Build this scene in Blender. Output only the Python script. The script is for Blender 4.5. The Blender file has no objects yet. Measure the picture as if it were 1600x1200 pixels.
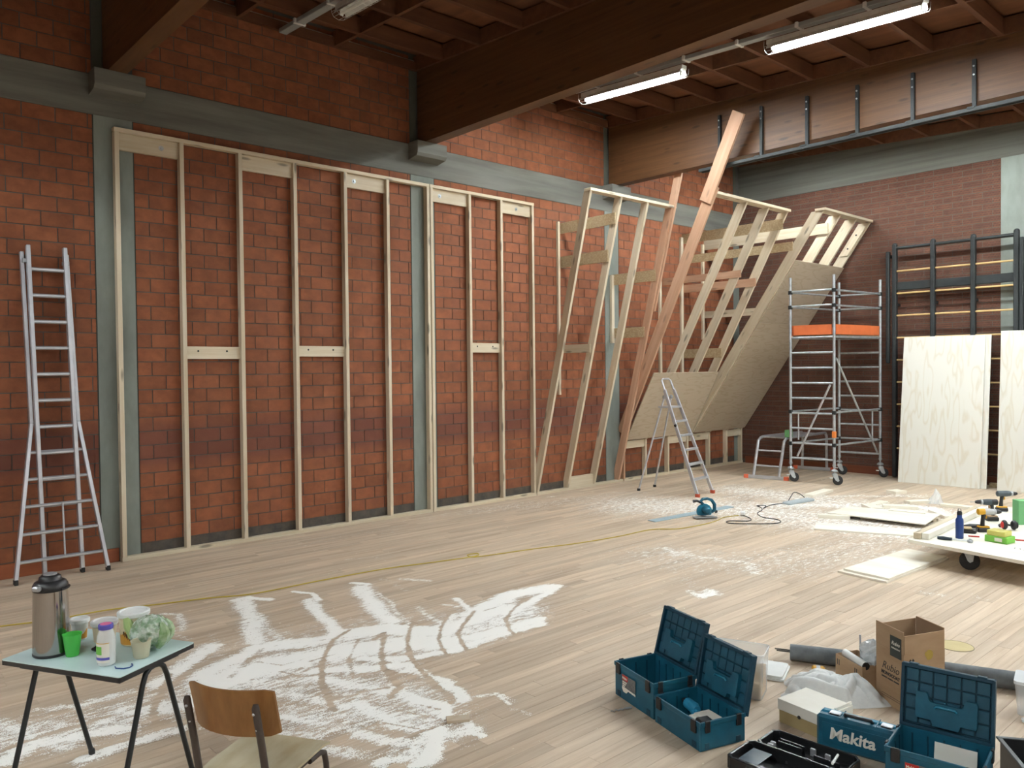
import bpy, bmesh, math, random
import numpy as np
from mathutils import Matrix, Vector, noise as mnoise
random.seed(7)
SC = bpy.context.scene
COL = SC.collection
PI = math.pi
# ------------------------------------------------------------------ camera
cd = bpy.data.cameras.new('camera'); co = bpy.data.objects.new('camera', cd); COL.objects.link(co)
cd.sensor_width = 36; cd.sensor_fit = 'HORIZONTAL'; cd.lens = 36 * 1239.456 / 1600; cd.clip_start = .05
_y, _p, _r = math.radians(47.8025), math.radians(-1.1755), math.radians(-.582)
_F = Vector((-math.sin(_y) * math.cos(_p), math.cos(_y) * math.cos(_p), math.sin(_p)))
_R = Vector((math.cos(_y), math.sin(_y), 0)); _U = _R.cross(_F)
_R2 = _R * math.cos(_r) + _U * math.sin(_r); _U2 = _U * math.cos(_r) - _R * math.sin(_r)
m = Matrix.Identity(4)
for i in range(3):
    m[i][0] = _R2[i]; m[i][1] = _U2[i]; m[i][2] = -_F[i]; m[i][3] = (8.9566, 0, 1.993)[i]
co.matrix_world = m; SC.camera = co
CAM = Vector((8.9566, 0, 1.993))
# ------------------------------------------------------------------ world, exposure, lamp strength
w = bpy.data.worlds.new('world'); SC.world = w; w.use_nodes = True
w.node_tree.nodes['Background'].inputs[0].default_value = (.6, .7, .8, 1)
w.node_tree.nodes['Background'].inputs[1].default_value = .05
SC.view_settings.view_transform = 'Standard'; SC.view_settings.look = 'None'; SC.view_settings.gamma = 1
SC.view_settings.use_curve_mapping = False
SC.view_settings.exposure = 2.45
TUBE = 95.0
TUBE_COL = (.94, 1, 1.02, 1)
try:
    SC.cycles.use_denoising = True; SC.cycles.max_bounces = 7; SC.cycles.diffuse_bounces = 5
    SC.cycles.sample_clamp_indirect = 6; SC.cycles.caustics_reflective = False; SC.cycles.caustics_refractive = False
except Exception: pass

# ------------------------------------------------------------------ materials
def nn(nt, t, **k):
    n = nt.nodes.new(t)
    for a, b in k.items(): setattr(n, a, b)
    return n
def c4(c): return (c[0], c[1], c[2], 1)
MATS = {}
def mat(name, c1, c2=None, rough=.6, metal=0, sc=(6, 6, 6), detail=4, lo=.35, hi=.65, bump=0, coord='Object', rnd=0,
        spec=.5, emit=None, alpha=1, trans=0, ior=1.45, knots=0, island=False, rough2=None, band=None, coat=0, rings=0):
    """noise-mottled principled surface; sc stretches the noise (grain runs along the axis with the small number)"""
    if name in MATS: return MATS[name]
    M = bpy.data.materials.new(name); M.use_nodes = True; nt = M.node_tree; L = nt.links
    P = nt.nodes['Principled BSDF']
    P.inputs['Roughness'].default_value = rough; P.inputs['Metallic'].default_value = metal
    P.inputs['Specular IOR Level'].default_value = spec; P.inputs['IOR'].default_value = ior
    P.inputs['Alpha'].default_value = alpha; P.inputs['Transmission Weight'].default_value = trans
    P.inputs['Coat Weight'].default_value = coat
    P.inputs['Base Color'].default_value = c4(c1)
    if emit:
        P.inputs['Emission Color'].default_value = c4(emit[0]); P.inputs['Emission Strength'].default_value = emit[1]
    if c2 is not None:
        tc = nn(nt, 'ShaderNodeTexCoord'); ge = nn(nt, 'ShaderNodeNewGeometry'); oi = nn(nt, 'ShaderNodeObjectInfo')
        src = ge.outputs['Position'] if coord == 'World' else tc.outputs[coord]
        r = nn(nt, 'ShaderNodeMath', operation='ADD'); L.new(oi.outputs['Random'], r.inputs[0])
        if island: L.new(ge.outputs['Random Per Island'], r.inputs[1])
        else: r.inputs[1].default_value = 0
        rf = nn(nt, 'ShaderNodeMath', operation='FRACT'); L.new(r.outputs[0], rf.inputs[0])
        mp = nn(nt, 'ShaderNodeMapping'); mp.inputs['Scale'].default_value = sc; L.new(src, mp.inputs['Vector'])
        if coord != 'World' or island:
            sm = nn(nt, 'ShaderNodeMath', operation='MULTIPLY'); L.new(rf.outputs[0], sm.inputs[0]); sm.inputs[1].default_value = 37
            L.new(sm.outputs[0], mp.inputs['Location'])
        no = nn(nt, 'ShaderNodeTexNoise'); no.inputs['Scale'].default_value = 1; no.inputs['Detail'].default_value = detail
        no.inputs['Roughness'].default_value = .6
        L.new(mp.outputs[0], no.inputs['Vector'])
        ra = nn(nt, 'ShaderNodeMapRange'); ra.inputs[1].default_value = lo; ra.inputs[2].default_value = hi
        if rings:      # growth-ring figure of rotary-cut veneer
            q1 = nn(nt, 'ShaderNodeMath', operation='MULTIPLY'); q1.inputs[1].default_value = rings; L.new(no.outputs[0], q1.inputs[0])
            q2 = nn(nt, 'ShaderNodeMath', operation='PINGPONG'); q2.inputs[1].default_value = 1; L.new(q1.outputs[0], q2.inputs[0]); L.new(q2.outputs[0], ra.inputs[0])
        else: L.new(no.outputs[0], ra.inputs[0])
        mx = nn(nt, 'ShaderNodeMix', data_type='RGBA'); L.new(ra.outputs[0], mx.inputs[0])
        mx.inputs[6].default_value = c4(c1); mx.inputs[7].default_value = c4(c2)
        out = mx.outputs[2]
        if knots:
            mk = nn(nt, 'ShaderNodeMapping'); mk.inputs['Scale'].default_value = (2.2, 9, 9); L.new(src, mk.inputs['Vector'])
            L.new(sm.outputs[0], mk.inputs['Location'])
            vo = nn(nt, 'ShaderNodeTexVoronoi'); L.new(mk.outputs[0], vo.inputs['Vector']); vo.inputs['Scale'].default_value = 1
            kr = nn(nt, 'ShaderNodeMapRange'); kr.inputs[1].default_value = .11; kr.inputs[2].default_value = .21
            kr.inputs[3].default_value = knots; kr.inputs[4].default_value = 0
            L.new(vo.outputs['Distance'], kr.inputs[0])
            kx = nn(nt, 'ShaderNodeMix', data_type='RGBA'); L.new(kr.outputs[0], kx.inputs[0]); L.new(out, kx.inputs[6])
            kx.inputs[7].default_value = c4([v * .28 for v in c1]); out = kx.outputs[2]
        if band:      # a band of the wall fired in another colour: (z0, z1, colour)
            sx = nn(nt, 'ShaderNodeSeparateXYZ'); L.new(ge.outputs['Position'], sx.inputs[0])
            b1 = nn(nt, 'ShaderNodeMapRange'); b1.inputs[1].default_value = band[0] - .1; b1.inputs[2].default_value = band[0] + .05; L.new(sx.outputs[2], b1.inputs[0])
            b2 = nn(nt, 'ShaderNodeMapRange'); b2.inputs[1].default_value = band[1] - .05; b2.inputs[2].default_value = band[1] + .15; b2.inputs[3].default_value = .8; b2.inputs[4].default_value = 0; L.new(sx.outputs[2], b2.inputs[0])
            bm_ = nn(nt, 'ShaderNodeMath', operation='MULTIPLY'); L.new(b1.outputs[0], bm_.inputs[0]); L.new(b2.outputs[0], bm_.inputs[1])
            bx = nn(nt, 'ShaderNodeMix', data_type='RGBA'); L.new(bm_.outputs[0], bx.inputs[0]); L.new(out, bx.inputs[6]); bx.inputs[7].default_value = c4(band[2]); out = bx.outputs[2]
        if rnd:
            rr = nn(nt, 'ShaderNodeMapRange'); rr.inputs[3].default_value = 1 - rnd; rr.inputs[4].default_value = 1 + rnd
            L.new(rf.outputs[0], rr.inputs[0])
            vm = nn(nt, 'ShaderNodeVectorMath', operation='SCALE'); L.new(out, vm.inputs[0]); L.new(rr.outputs[0], vm.inputs['Scale']); out = vm.outputs[0]
        L.new(out, P.inputs['Base Color'])
        if rough2 is not None:
            r2 = nn(nt, 'ShaderNodeMapRange'); r2.inputs[3].default_value = rough; r2.inputs[4].default_value = rough2
            L.new(no.outputs[0], r2.inputs[0]); L.new(r2.outputs[0], P.inputs['Roughness'])
        if bump:
            bu = nn(nt, 'ShaderNodeBump'); bu.inputs['Strength'].default_value = bump; bu.inputs['Distance'].default_value = .01
            L.new(no.outputs[0], bu.inputs['Height']); L.new(bu.outputs[0], P.inputs['Normal'])
    MATS[name] = M
    return M
def s2l(r, g, b):
    f = lambda v: (v / 255 / 12.92) if v <= 10 else ((v / 255 + .055) / 1.055) ** 2.4
    return (f(r), f(g), f(b))
PINE = mat('pine', (.62, .55, .42), (.54, .45, .31), rough=.65, sc=(1.2, 22, 22), detail=5, rnd=.07, knots=.8)
DOUG = mat('douglas_fir', (.53, .33, .22), (.44, .255, .155), rough=.65, sc=(1.0, 20, 20), detail=5, rnd=.06, knots=.5)
OSB = mat('osb', (.49, .40, .25), (.35, .255, .14), rough=.8, sc=(30, 45, 45), detail=3, lo=.3, hi=.6, rnd=.05)
PLY = mat('plywood', (.48, .40, .295), (.43, .345, .24), rough=.7, sc=(1.1, 4.5, 5), detail=2, lo=.55, hi=1.0, rnd=.05, rings=14)
PLYW = mat('pale_plywood', (.84, .81, .71), (.74, .68, .55), rough=.6, sc=(1.2, 6, 6), detail=5, lo=.40, hi=.72, rnd=.03)
PLYS = mat('board_plywood', (.67, .665, .60), (.61, .575, .475), rough=.6, sc=(4.5, 4.5, .9), detail=2, lo=.60, hi=1.0, rnd=.03, rings=12)
CONC = mat('concrete', (.175, .175, .153), (.115, .115, .098), rough=.9, sc=(2.5, .6, 7), detail=6, coord='World', bump=.25)
CONCP = mat('column_concrete', (.225, .252, .225), (.165, .182, .16), rough=.9, sc=(3, 3, 1.2), detail=6, coord='World', bump=.25)
MORT = mat('mortar', (.10, .10, .092), (.075, .073, .066), rough=.95, sc=(4, 4, 4), coord='World')
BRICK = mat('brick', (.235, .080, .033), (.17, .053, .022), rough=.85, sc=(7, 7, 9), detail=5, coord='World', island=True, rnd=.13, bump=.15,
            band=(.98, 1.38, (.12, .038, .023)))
ALU = mat('aluminium', (.66, .68, .72), (.52, .54, .58), rough=.38, metal=.75, sc=(3, 3, 14), detail=3)
STEEL = mat('galvanised_steel', (.50, .53, .55), (.36, .39, .41), rough=.45, metal=.7, sc=(12, 12, 12), detail=3)
DARKST = mat('dark_steel', (.013, .016, .017), (.020, .024, .024), rough=.55, metal=.2, sc=(8, 8, 8))
BLK = mat('black_plastic', (.012, .012, .013), (.02, .02, .022), rough=.4, sc=(20, 20, 20))
RUB = mat('rubber', (.02, .02, .02), (.032, .031, .03), rough=.8, sc=(20, 20, 20))
TEAL = mat('teal_plastic', (.008, .095, .15), (.006, .075, .12), rough=.42, sc=(12, 12, 12), rnd=.03)
TEALD = mat('dark_teal_plastic', (.004, .045, .075), (.003, .035, .06), rough=.5, sc=(12, 12, 12))
TEALL = mat('light_teal_plastic', (.015, .19, .29), (.01, .15, .24), rough=.42, sc=(12, 12, 12))
CARD = mat('cardboard', (.40, .27, .16), (.34, .22, .125), rough=.85, sc=(4, 4, 12), detail=4)
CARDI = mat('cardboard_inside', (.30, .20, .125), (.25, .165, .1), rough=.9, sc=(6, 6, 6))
INK = mat('dark_ink', (.03, .028, .026), (.04, .038, .035), rough=.7)
WHITE = mat('white_plastic', (.78, .80, .78), (.70, .72, .70), rough=.4, sc=(8, 8, 8))
PAPER = mat('white_card', (.80, .78, .70), (.74, .71, .62), rough=.75, sc=(5, 5, 5))

# ------------------------------------------------------------------ geometry
class G:
    def __init__(s): s.v = []; s.f = []
    def add(s, vs, fs):
        o = len(s.v); s.v += [tuple(v) for v in vs]; s.f += [tuple(i + o for i in f) for f in fs]; return s
    def box(s, x0, x1, y0, y1, z0, z1, ch=0, M=None):
        if ch <= 0:
            vs = [(x, y, z) for x in (x0, x1) for y in (y0, y1) for z in (z0, z1)]
            fs = [(0, 1, 3, 2), (4, 6, 7, 5), (0, 4, 5, 1), (2, 3, 7, 6), (0, 2, 6, 4), (1, 5, 7, 3)]
        else:
            X, Y, Z = (x0, x1), (y0, y1), (z0, z1); vs = []; ix = {}
            for i in (0, 1):
                for j in (0, 1):
                    for k in (0, 1):
                        a, b, c = X[i], Y[j], Z[k]; da, db, dc = ch * (1 - 2 * i), ch * (1 - 2 * j), ch * (1 - 2 * k)
                        ix[i, j, k] = len(vs); vs += [(a, b + db, c + dc), (a + da, b, c + dc), (a + da, b + db, c)]
            fs = []
            q = lambda *t: [ix[t[n][:3]] + t[n][3] for n in range(len(t))]
            for i in (0, 1):
                fs.append(q((i, 0, 0, 0), (i, 0, 1, 0), (i, 1, 1, 0), (i, 1, 0, 0)))
                fs.append(q((0, i, 0, 1), (0, i, 1, 1), (1, i, 1, 1), (1, i, 0, 1)))
                fs.append(q((0, 0, i, 2), (0, 1, i, 2), (1, 1, i, 2), (1, 0, i, 2)))
                for j in (0, 1):
                    fs.append(q((i, j, 0, 0), (i, j, 1, 0), (i, j, 1, 1), (i, j, 0, 1)))
                    fs.append(q((i, 0, j, 0), (i, 1, j, 0), (i, 1, j, 2), (i, 0, j, 2)))
                    fs.append(q((0, i, j, 1), (1, i, j, 1), (1, i, j, 2), (0, i, j, 2)))
                    for k in (0, 1): fs.append(q((i, j, k, 0), (i, j, k, 1), (i, j, k, 2)))
        if M is not None: vs = [M @ Vector(v) for v in vs]
        return s.add(vs, fs)
    def tube(s, pts, r, n=8, closed=False, M=None):
        P = [Vector(p) for p in pts]; k = len(P)
        R = r if isinstance(r, (list, tuple)) else [r] * k
        up = None; vs = []
        for i in range(k):
            a = P[(i - 1) % k] if (closed or i > 0) else P[i]; b = P[(i + 1) % k] if (closed or i < k - 1) else P[i]
            t = (b - a).normalized() if (b - a).length > 1e-9 else Vector((0, 0, 1))
            if up is None:
                up = Vector((0, 0, 1)) if abs(t.z) < .9 else Vector((1, 0, 0))
            u = t.cross(up); u = u.normalized() if u.length > 1e-6 else t.orthogonal().normalized()
            w_ = u.cross(t).normalized(); up = w_
            for j in range(n):
                g = 2 * PI * (j + .5) / n; vs.append(P[i] + (u * math.cos(g) + w_ * math.sin(g)) * R[i])
        fs = []
        for i in range(k if closed else k - 1):
            i2 = (i + 1) % k
            for j in range(n): fs.append((i * n + j, i * n + (j + 1) % n, i2 * n + (j + 1) % n, i2 * n + j))
        if not closed: fs += [tuple(range(n))[::-1], tuple(range((k - 1) * n, k * n))]
        if M is not None: vs = [M @ v for v in vs]
        return s.add(vs, fs)
    def lathe(s, prof, n=24, c=(0, 0, 0), M=None):
        vs = []; fs = []; k = len(prof)
        for r, z in prof:
            for j in range(n): vs.append(Vector((c[0] + r * math.cos(2 * PI * j / n), c[1] + r * math.sin(2 * PI * j / n), c[2] + z)))
        for i in range(k - 1):
            for j in range(n): fs.append((i * n + j, i * n + (j + 1) % n, (i + 1) * n + (j + 1) % n, (i + 1) * n + j))
        if prof[0][0] > 1e-5: fs.append(tuple(range(n))[::-1])
        if prof[-1][0] > 1e-5: fs.append(tuple(range((k - 1) * n, k * n)))
        if M is not None: vs = [M @ v for v in vs]
        return s.add(vs, fs)
    def prism(s, poly, h0, h1, M=None):
        """poly in local xy, extruded in z from h0 to h1, M places it"""
        k = len(poly); vs = [Vector((a, b, h0)) for a, b in poly] + [Vector((a, b, h1)) for a, b in poly]
        fs = [tuple(range(k))[::-1], tuple(range(k, 2 * k))] + [(i, (i + 1) % k, (i + 1) % k + k, i + k) for i in range(k)]
        if M is not None: vs = [M @ v for v in vs]
        return s.add(vs, fs)
    def sphere(s, c, r, n=12, m_=8, sc=(1, 1, 1)):
        pr = [(math.sin(PI * i / m_), -math.cos(PI * i / m_)) for i in range(m_ + 1)]
        pr[0] = (1e-4, -1); pr[-1] = (1e-4, 1)
        M = Matrix.Translation(c) @ Matrix.Diagonal((r * sc[0], r * sc[1], r * sc[2], 1))
        return s.lathe(pr, n, M=M)
    def mesh(s, name, smooth=False):
        me = bpy.data.meshes.new(name); me.from_pydata(s.v, [], s.f)
        bm = bmesh.new(); bm.from_mesh(me); bmesh.ops.recalc_face_normals(bm, faces=bm.faces); bm.to_mesh(me); bm.free()
        if smooth:
            me.polygons.foreach_set('use_smooth', [True] * len(me.polygons))
            try: me.set_sharp_from_angle(angle=math.radians(38))
            except Exception: pass
        return me
def obj(name, g, mt, parent=None, loc=(0, 0, 0), rot=(0, 0, 0), smooth=False, label=None):
    me = g.mesh(name, smooth) if isinstance(g, G) else g
    if mt is not None and not me.materials: me.materials.append(mt)
    o = bpy.data.objects.new(name, me); COL.objects.link(o)
    o.location = loc; o.rotation_euler = rot
    if parent: o.parent = parent
    if label: o['label'] = label
    return o
def thing(name, label, cat, loc=(0, 0, 0), rz=0, group=None):
    o = bpy.data.objects.new(name, None); COL.objects.link(o); o.empty_display_size = .05
    o.location = loc; o.rotation_euler = (0, 0, rz); o['label'] = label; o['category'] = cat; o['kind'] = 'thing'
    if group: o['group'] = group
    return o
def tag(o, label, cat, group=None):
    o['label'] = label; o['category'] = cat; o['kind'] = 'thing'
    if group: o['group'] = group
    return o
def struct(name, g, mt, label=None):
    o = obj(name, g, mt); o['kind'] = 'structure'
    if label: o['label'] = label
    return o
def dup(root, loc, rz=None, **props):
    def cp(o, par):
        c = o.copy(); COL.objects.link(c)
        if par: c.parent = par
        for ch in o.children: cp(ch, c)
        return c
    r = cp(root, None); r.location = loc
    if rz is not None: r.rotation_euler = (0, 0, rz)
    for k, v in props.items(): r[k] = v
    return r
def timber(par, name, p0, p1, w_, d, mt, up=(0, 0, 1), ch=.002, label=None):
    """one straight piece of timber from p0 to p1 (world), section w (sideways) x d (along up)"""
    p0, p1 = Vector(p0), Vector(p1); X = (p1 - p0); L = X.length; X.normalize()
    Z = Vector(up) if abs(X.dot(Vector(up))) < .97 else Vector((1, 0, 0)); Z = (Z - X * Z.dot(X)).normalized(); Y = Z.cross(X)
    o = obj(name, G().box(-L / 2, L / 2, -w_ / 2, w_ / 2, -d / 2, d / 2, ch), mt, par, label=label)
    M = Matrix.Identity(4)
    for i in range(3): M[i][0] = X[i]; M[i][1] = Y[i]; M[i][2] = Z[i]; M[i][3] = (p0[i] + p1[i]) / 2
    if par: M = Matrix.Translation(-par.location) @ M
    o.matrix_local = M
    return o
def text(name, body, size, mt, parent, loc, rot, ext=.0008, shear=0, bold=0, space=1, align='LEFT'):
    cu = bpy.data.curves.new(name, 'FONT'); cu.body = body; cu.size = size; cu.extrude = ext; cu.shear = shear; cu.offset = bold
    cu.space_character = space; cu.align_x = align; cu.resolution_u = 3
    t = bpy.data.objects.new(name, cu); COL.objects.link(t)
    me = bpy.data.meshes.new_from_object(t.evaluated_get(bpy.context.evaluated_depsgraph_get()))
    bpy.data.objects.remove(t); me.materials.clear()
    o = obj(name, me, mt, parent, loc, rot)
    return o
def clip(poly, a, b, c):
    """keep the part of a polygon where a*x + b*z >= c"""
    out = []
    for i in range(len(poly)):
        p, q = poly[i], poly[(i + 1) % len(poly)]; dp = a * p[0] + b * p[1] - c; dq = a * q[0] + b * q[1] - c
        if dp >= 0: out.append(p)
        if dp * dq < 0:
            t = dp / (dp - dq); out.append((p[0] + (q[0] - p[0]) * t, p[1] + (q[1] - p[1]) * t))
    return out
def rafter(par, name, y0, y1, poly, ang, mt, label=None):
    """flat-sided piece cut to a polygon in the wall-normal plane (x,z), from y0 to y1; ang = its slope, so grain follows it"""
    cx = sum(p[0] for p in poly) / len(poly); cz = sum(p[1] for p in poly) / len(poly)
    ca, sa = math.cos(ang), math.sin(ang)
    loc = [((x - cx) * ca + (z - cz) * sa, -(x - cx) * sa + (z - cz) * ca) for x, z in poly]
    t = (y1 - y0) / 2
    M = Matrix(((1, 0, 0, 0), (0, 0, 1, 0), (0, 1, 0, 0), (0, 0, 0, 1)))
    o = obj(name, G().prism(loc, -t, t, M), mt, par, label=label)
    o.location = Vector((cx, (y0 + y1) / 2, cz)) - par.location
    o.rotation_euler = (0, -ang, 0)
    return o
def roof(x): return 6.05 - .052 * x
# ================================================================== SETTING
XR, YN, YB = 17.0, -9.2, 14.445          # right wall, wall behind the camera, back wall
COLS = [(-5.56, -5.17), (-1.61, -1.22), (2.337, 2.73), (6.286, 6.688), (10.271, 10.639), (14.232, YB)]
ZB, ZT = 4.64, 5.05
BEAMS = [(-5.46, -5.28), (-1.50, -1.32), (2.44, 2.62), (6.40, 6.58), (10.365, 10.545)]
def vis(c, r=0):
    d = Vector(c) - CAM; zz = d.dot(_F)
    if zz < .3: return None
    u = 800 + 1239.456 * d.dot(_R2) / zz; v = 600 - 1239.456 * d.dot(_U2) / zz
    return zz if -20 < u < 1620 and -20 < v < 1220 else None
def pieces(par, name, boxes, mt, n, stuffname, hide=None):
    """boxes: (cx,cy,cz,sx,sy,sz): the n that show largest become parts of their own, the rest one joined part"""
    sc = []
    for i, b in enumerate(boxes):
        z_ = vis(b[:3])
        sc.append((-(1e9 if z_ is None else z_) if z_ is None else 1 / z_ ** 2 * sorted(b[3:])[1] * max(b[3:]) * (hide(b) if hide else 1), i))
    sc.sort(reverse=True); top = set(i for s_, i in sc[:n] if s_ > 0); cache = {}; g = G()
    for i, b in enumerate(boxes):
        x, y, z, a, c, d = b
        if i in top:
            k = (round(a, 3), round(c, 3), round(d, 3))
            if k not in cache:
                me = G().box(-a / 2, a / 2, -c / 2, c / 2, -d / 2, d / 2).mesh(name); me.materials.append(mt); cache[k] = me
            o = bpy.data.objects.new(name, cache[k]); COL.objects.link(o); o.location = (x, y, z); o.parent = par
        else: g.box(x - a / 2, x + a / 2, y - c / 2, y + c / 2, z - d / 2, z + d / 2)
    if g.v:
        o = obj(stuffname, g, mt, par); o['kind'] = 'stuff'
# ---- floor: sanded strip boards running along the long wall
PLANK = mat('floor_board', (.61, .50, .375), (.44, .335, .235), rough=.5, rough2=.65, sc=(17, 1.0, 9), detail=8, lo=.32, hi=.68, coord='World', island=True, rnd=.13)
SLAB = mat('floor_joint', (.34, .25, .17), (.28, .2, .13), rough=.8)
fl = struct('floor', G().box(-.2, XR, YN, YB + .1, -.12, -.004), SLAB)
bx = []; k = 0; x = .02
while x < 11.4:
    y = YN + random.random() * 1.2
    while y < YB:
        l = random.choice((.9, 1.2, 1.5, 1.9, 2.4)); y1 = min(y + l, YB)
        if y1 - y > .05: bx.append((x + .045, (y + y1) / 2, -.010 + random.uniform(-.0004, .0004), .0885, y1 - y - .0015, .02))
        y = y1
    x += .09
pieces(fl, 'plank', bx, PLANK, 300, 'plank_field')
obj('floor_plate', G().box(11.4, XR, YN, YB, -.02, 0), PLANK, fl)
# round service cover let into the floor near the cardboard box
obj('socket_cover', G().lathe([(.115, 0), (.115, .0025), (.10, .003), (0, .003)], 32, c=(6.93, 6.03, 0)), mat('cover_resin', (.55, .46, .22), (.50, .41, .19), rough=.5), fl, label='pale yellow round cover let into the boards')
obj('cover_ring', G().lathe([(.118, .0), (.118, .003), (.114, .0035), (.112, .001)], 32, c=(6.93, 6.03, 0)), mat('cover_ring', (.25, .21, .13), (.2, .17, .1)), fl)
# ---- left wall of large hollow bricks between concrete columns
wl = struct('wall_left', G().box(-.3, -.005, YN, YB + .3, -.1, 6.6), MORT)
BL, BH = .2925, ZB / 31
def coursed(y0, y1, z0, n, ph, xin=-.05):
    out = []
    for c in range(n):
        z = z0 + c * BH; y = y0 - (BL / 2 if (c + ph) % 2 else 0)
        # courses are counted from the near edge of each column bay
        while y < y1 - .02:
            a, b = max(y, y0) + .005, min(y + BL, y1) - .005
            if b - a > .025: out.append(((xin + .0 + random.uniform(0, .0025)) / 2, (a + b) / 2, z + BH / 2, abs(xin), b - a, BH - .0105))
            y += BL
    return out
bx = []
for i in range(len(COLS) - 1):
    y0, y1 = COLS[i][1], COLS[i + 1][0]
    off = (y1 - y0) % BL
    lo = coursed(y0, y1, .0, 31, 0)
    bx += [b for b in lo if b[2] > .16 or b[1] < 2.4] if i >= 2 else lo
    bx += coursed(y0, y1, ZT, 8, 0)
bx = [b for b in bx if b[2] < roof(0) + .22]
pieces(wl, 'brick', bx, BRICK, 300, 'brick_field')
obj('bare_strip', G().box(-.02, -.004, 2.73, YB, 0, .15), mat('bare_footing', (.09, .075, .06), (.05, .045, .04), rough=.95, sc=(9, 9, 9), coord='World', bump=.4), wl, label='dark bare strip of footing along the wall base')
for a, b in COLS:
    obj('concrete_column', G().box(-.2, .003, a + .008, b - .008, 0, ZB), CONCP, wl)
    obj('column_stub', G().box(-.2, .002, a + .008, a + .10, ZT, 6.4), mat('stub_render', (.10, .105, .085), (.075, .08, .06), rough=.9, sc=(4, 4, 2), coord='World'), wl)
    obj('column_joint', G().box(-.05, -.0035, a - .012, b + .012, 0, ZB), mat('dark_joint', (.05, .055, .045), rough=.9), wl)
obj('ring_beam', G().box(-.2, .006, YN, YB, ZB, ZT, .006), CONC, wl)
obj('ring_joint', G().box(-.05, -.003, YN, YB, ZB - .014, ZB), MATS['dark_joint'], wl)
for a, b in COLS[:-1]:
    c = (a + b) / 2 + .02
    g = G().prism([(0, 4.83), (.19, 4.86), (.22, 4.90), (.22, 5.058), (0, 5.058)], c - .245, c + .245, Matrix(((1, 0, 0, 0), (0, 0, 1, 0), (0, 1, 0, 0), (0, 0, 0, 1))))
    obj('corbel', g, CONC, wl, label='concrete corbel carrying a timber beam')
# ---- back wall of perforated acoustic bricks
def acoustic():
    M = mat('acoustic_brick', (.155, .064, .037), (.112, .045, .026), rough=.9, sc=(9, 9, 9), coord='World', island=True, rnd=.13)
    nt = M.node_tree; L = nt.links; P = nt.nodes['Principled BSDF']
    ge = nn(nt, 'ShaderNodeNewGeometry'); sx = nn(nt, 'ShaderNodeSeparateXYZ'); L.new(ge.outputs['Position'], sx.inputs[0])
    cx = nn(nt, 'ShaderNodeCombineXYZ'); L.new(sx.outputs[0], cx.inputs[0]); L.new(sx.outputs[2], cx.inputs[1])
    bt = nn(nt, 'ShaderNodeTexBrick'); L.new(cx.outputs[0], bt.inputs[0])
    bt.inputs['Color1'].default_value = (0, 0, 0, 1); bt.inputs['Color2'].default_value = (0, 0, 0, 1); bt.inputs['Mortar'].default_value = (1, 1, 1, 1)
    bt.inputs['Scale'].default_value = 1; bt.inputs['Mortar Size'].default_value = .0045; bt.inputs['Brick Width'].default_value = .021; bt.inputs['Row Height'].default_value = .0333; bt.inputs['Mortar Smooth'].default_value = .2
    src = P.inputs['Base Color'].links[0].from_socket
    mx = nn(nt, 'ShaderNodeMix', data_type='RGBA'); L.new(bt.outputs['Color'], mx.inputs[0]); L.new(src, mx.inputs[7]); mx.inputs[6].default_value = (.06, .028, .02, 1)  # dark slot colour stands in for the shade inside the perforations
    L.new(mx.outputs[2], P.inputs['Base Color'])
    bu = nn(nt, 'ShaderNodeBump'); bu.inputs['Strength'].default_value = .6; bu.inputs['Distance'].default_value = .01
    L.new(bt.outputs['Color'], bu.inputs['Height']); L.new(bu.outputs[0], P.inputs['Normal'])
    return M
AC = acoustic()
MORTB = mat('back_mortar', (.11, .095, .08), (.08, .068, .057), rough=.95, sc=(4, 4, 4), coord='World')
wb = struct('wall_back', G().box(-.3, XR + .3, YB + .005, YB + .3, -.1, 6.6), MORTB)
bx = []
for c in range(52):
    x = -.15 * (c % 2); z = .08 + c * .1
    while x < 9.2:
        a, b = max(x, .0) + .005, x + .295
        if not (a > 4.77 and b < 5.17):
            if a < 4.77 < b: b = 4.765
            if a < 5.15 < b: a = 5.155
            if b - a > .02: bx.append(((a + b) / 2, YB + .025 + random.uniform(0, .002), z + .05, b - a, .05, .088))
        x += .30
pieces(wb, 'perforated_brick', bx, AC, 300, 'perforated_brick_field', hide=lambda b: 1 if b[2] > 2.6 and b[0] > 1.6 else .15)
obj('back_wall_plain', G().box(9.2, XR, YB, YB + .03, .08, 5.28), AC, wb)
obj('ring_beam', G().box(0, XR, YB - .006, YB + .2, 5.28, 6.3, .004), mat('board_marked_concrete', (.145, .145, .124), (.085, .085, .07), rough=.9, sc=(.35, .5, 13), detail=5, lo=.3, hi=.7, coord='World', bump=.4), wb)
for x in (4.77, 8.75, 12.7):
    obj('concrete_column', G().box(x, x + .38, YB - .004, YB + .2, 0, 5.28), CONCP, wb)
# other two walls, behind and beside the camera
struct('wall_rear', G().box(-.3, XR + .3, YN - .3, YN, -.1, 6.6), mat('rear_brick', (.30, .12, .06), (.24, .085, .04), rough=.9, sc=(5, 5, 9), coord='World'))
struct('wall_right', G().box(XR, XR + .3, YN, YB + .3, -.1, 6.6), mat('pale_render', (.74, .72, .67), (.68, .66, .61), rough=.9, sc=(2, 2, 2), coord='World'))
# ---- skirting: taken off behind the timber frames
SKIRT = mat('skirting', (.30, .085, .03), (.23, .06, .022), rough=.5, sc=(14, 1.2, 14), detail=5, coord='World')
struct('baseboard_left', G().box(0, .022, YN, 2.505, 0, .142, .003), SKIRT)
struct('baseboard_back', G().box(.14, XR, YB - .022, YB, 0, .142, .003), mat('back_skirting', (.20, .055, .022), (.16, .042, .018), rough=.5, sc=(1.2, 14, 14), detail=5, coord='World'))
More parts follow.
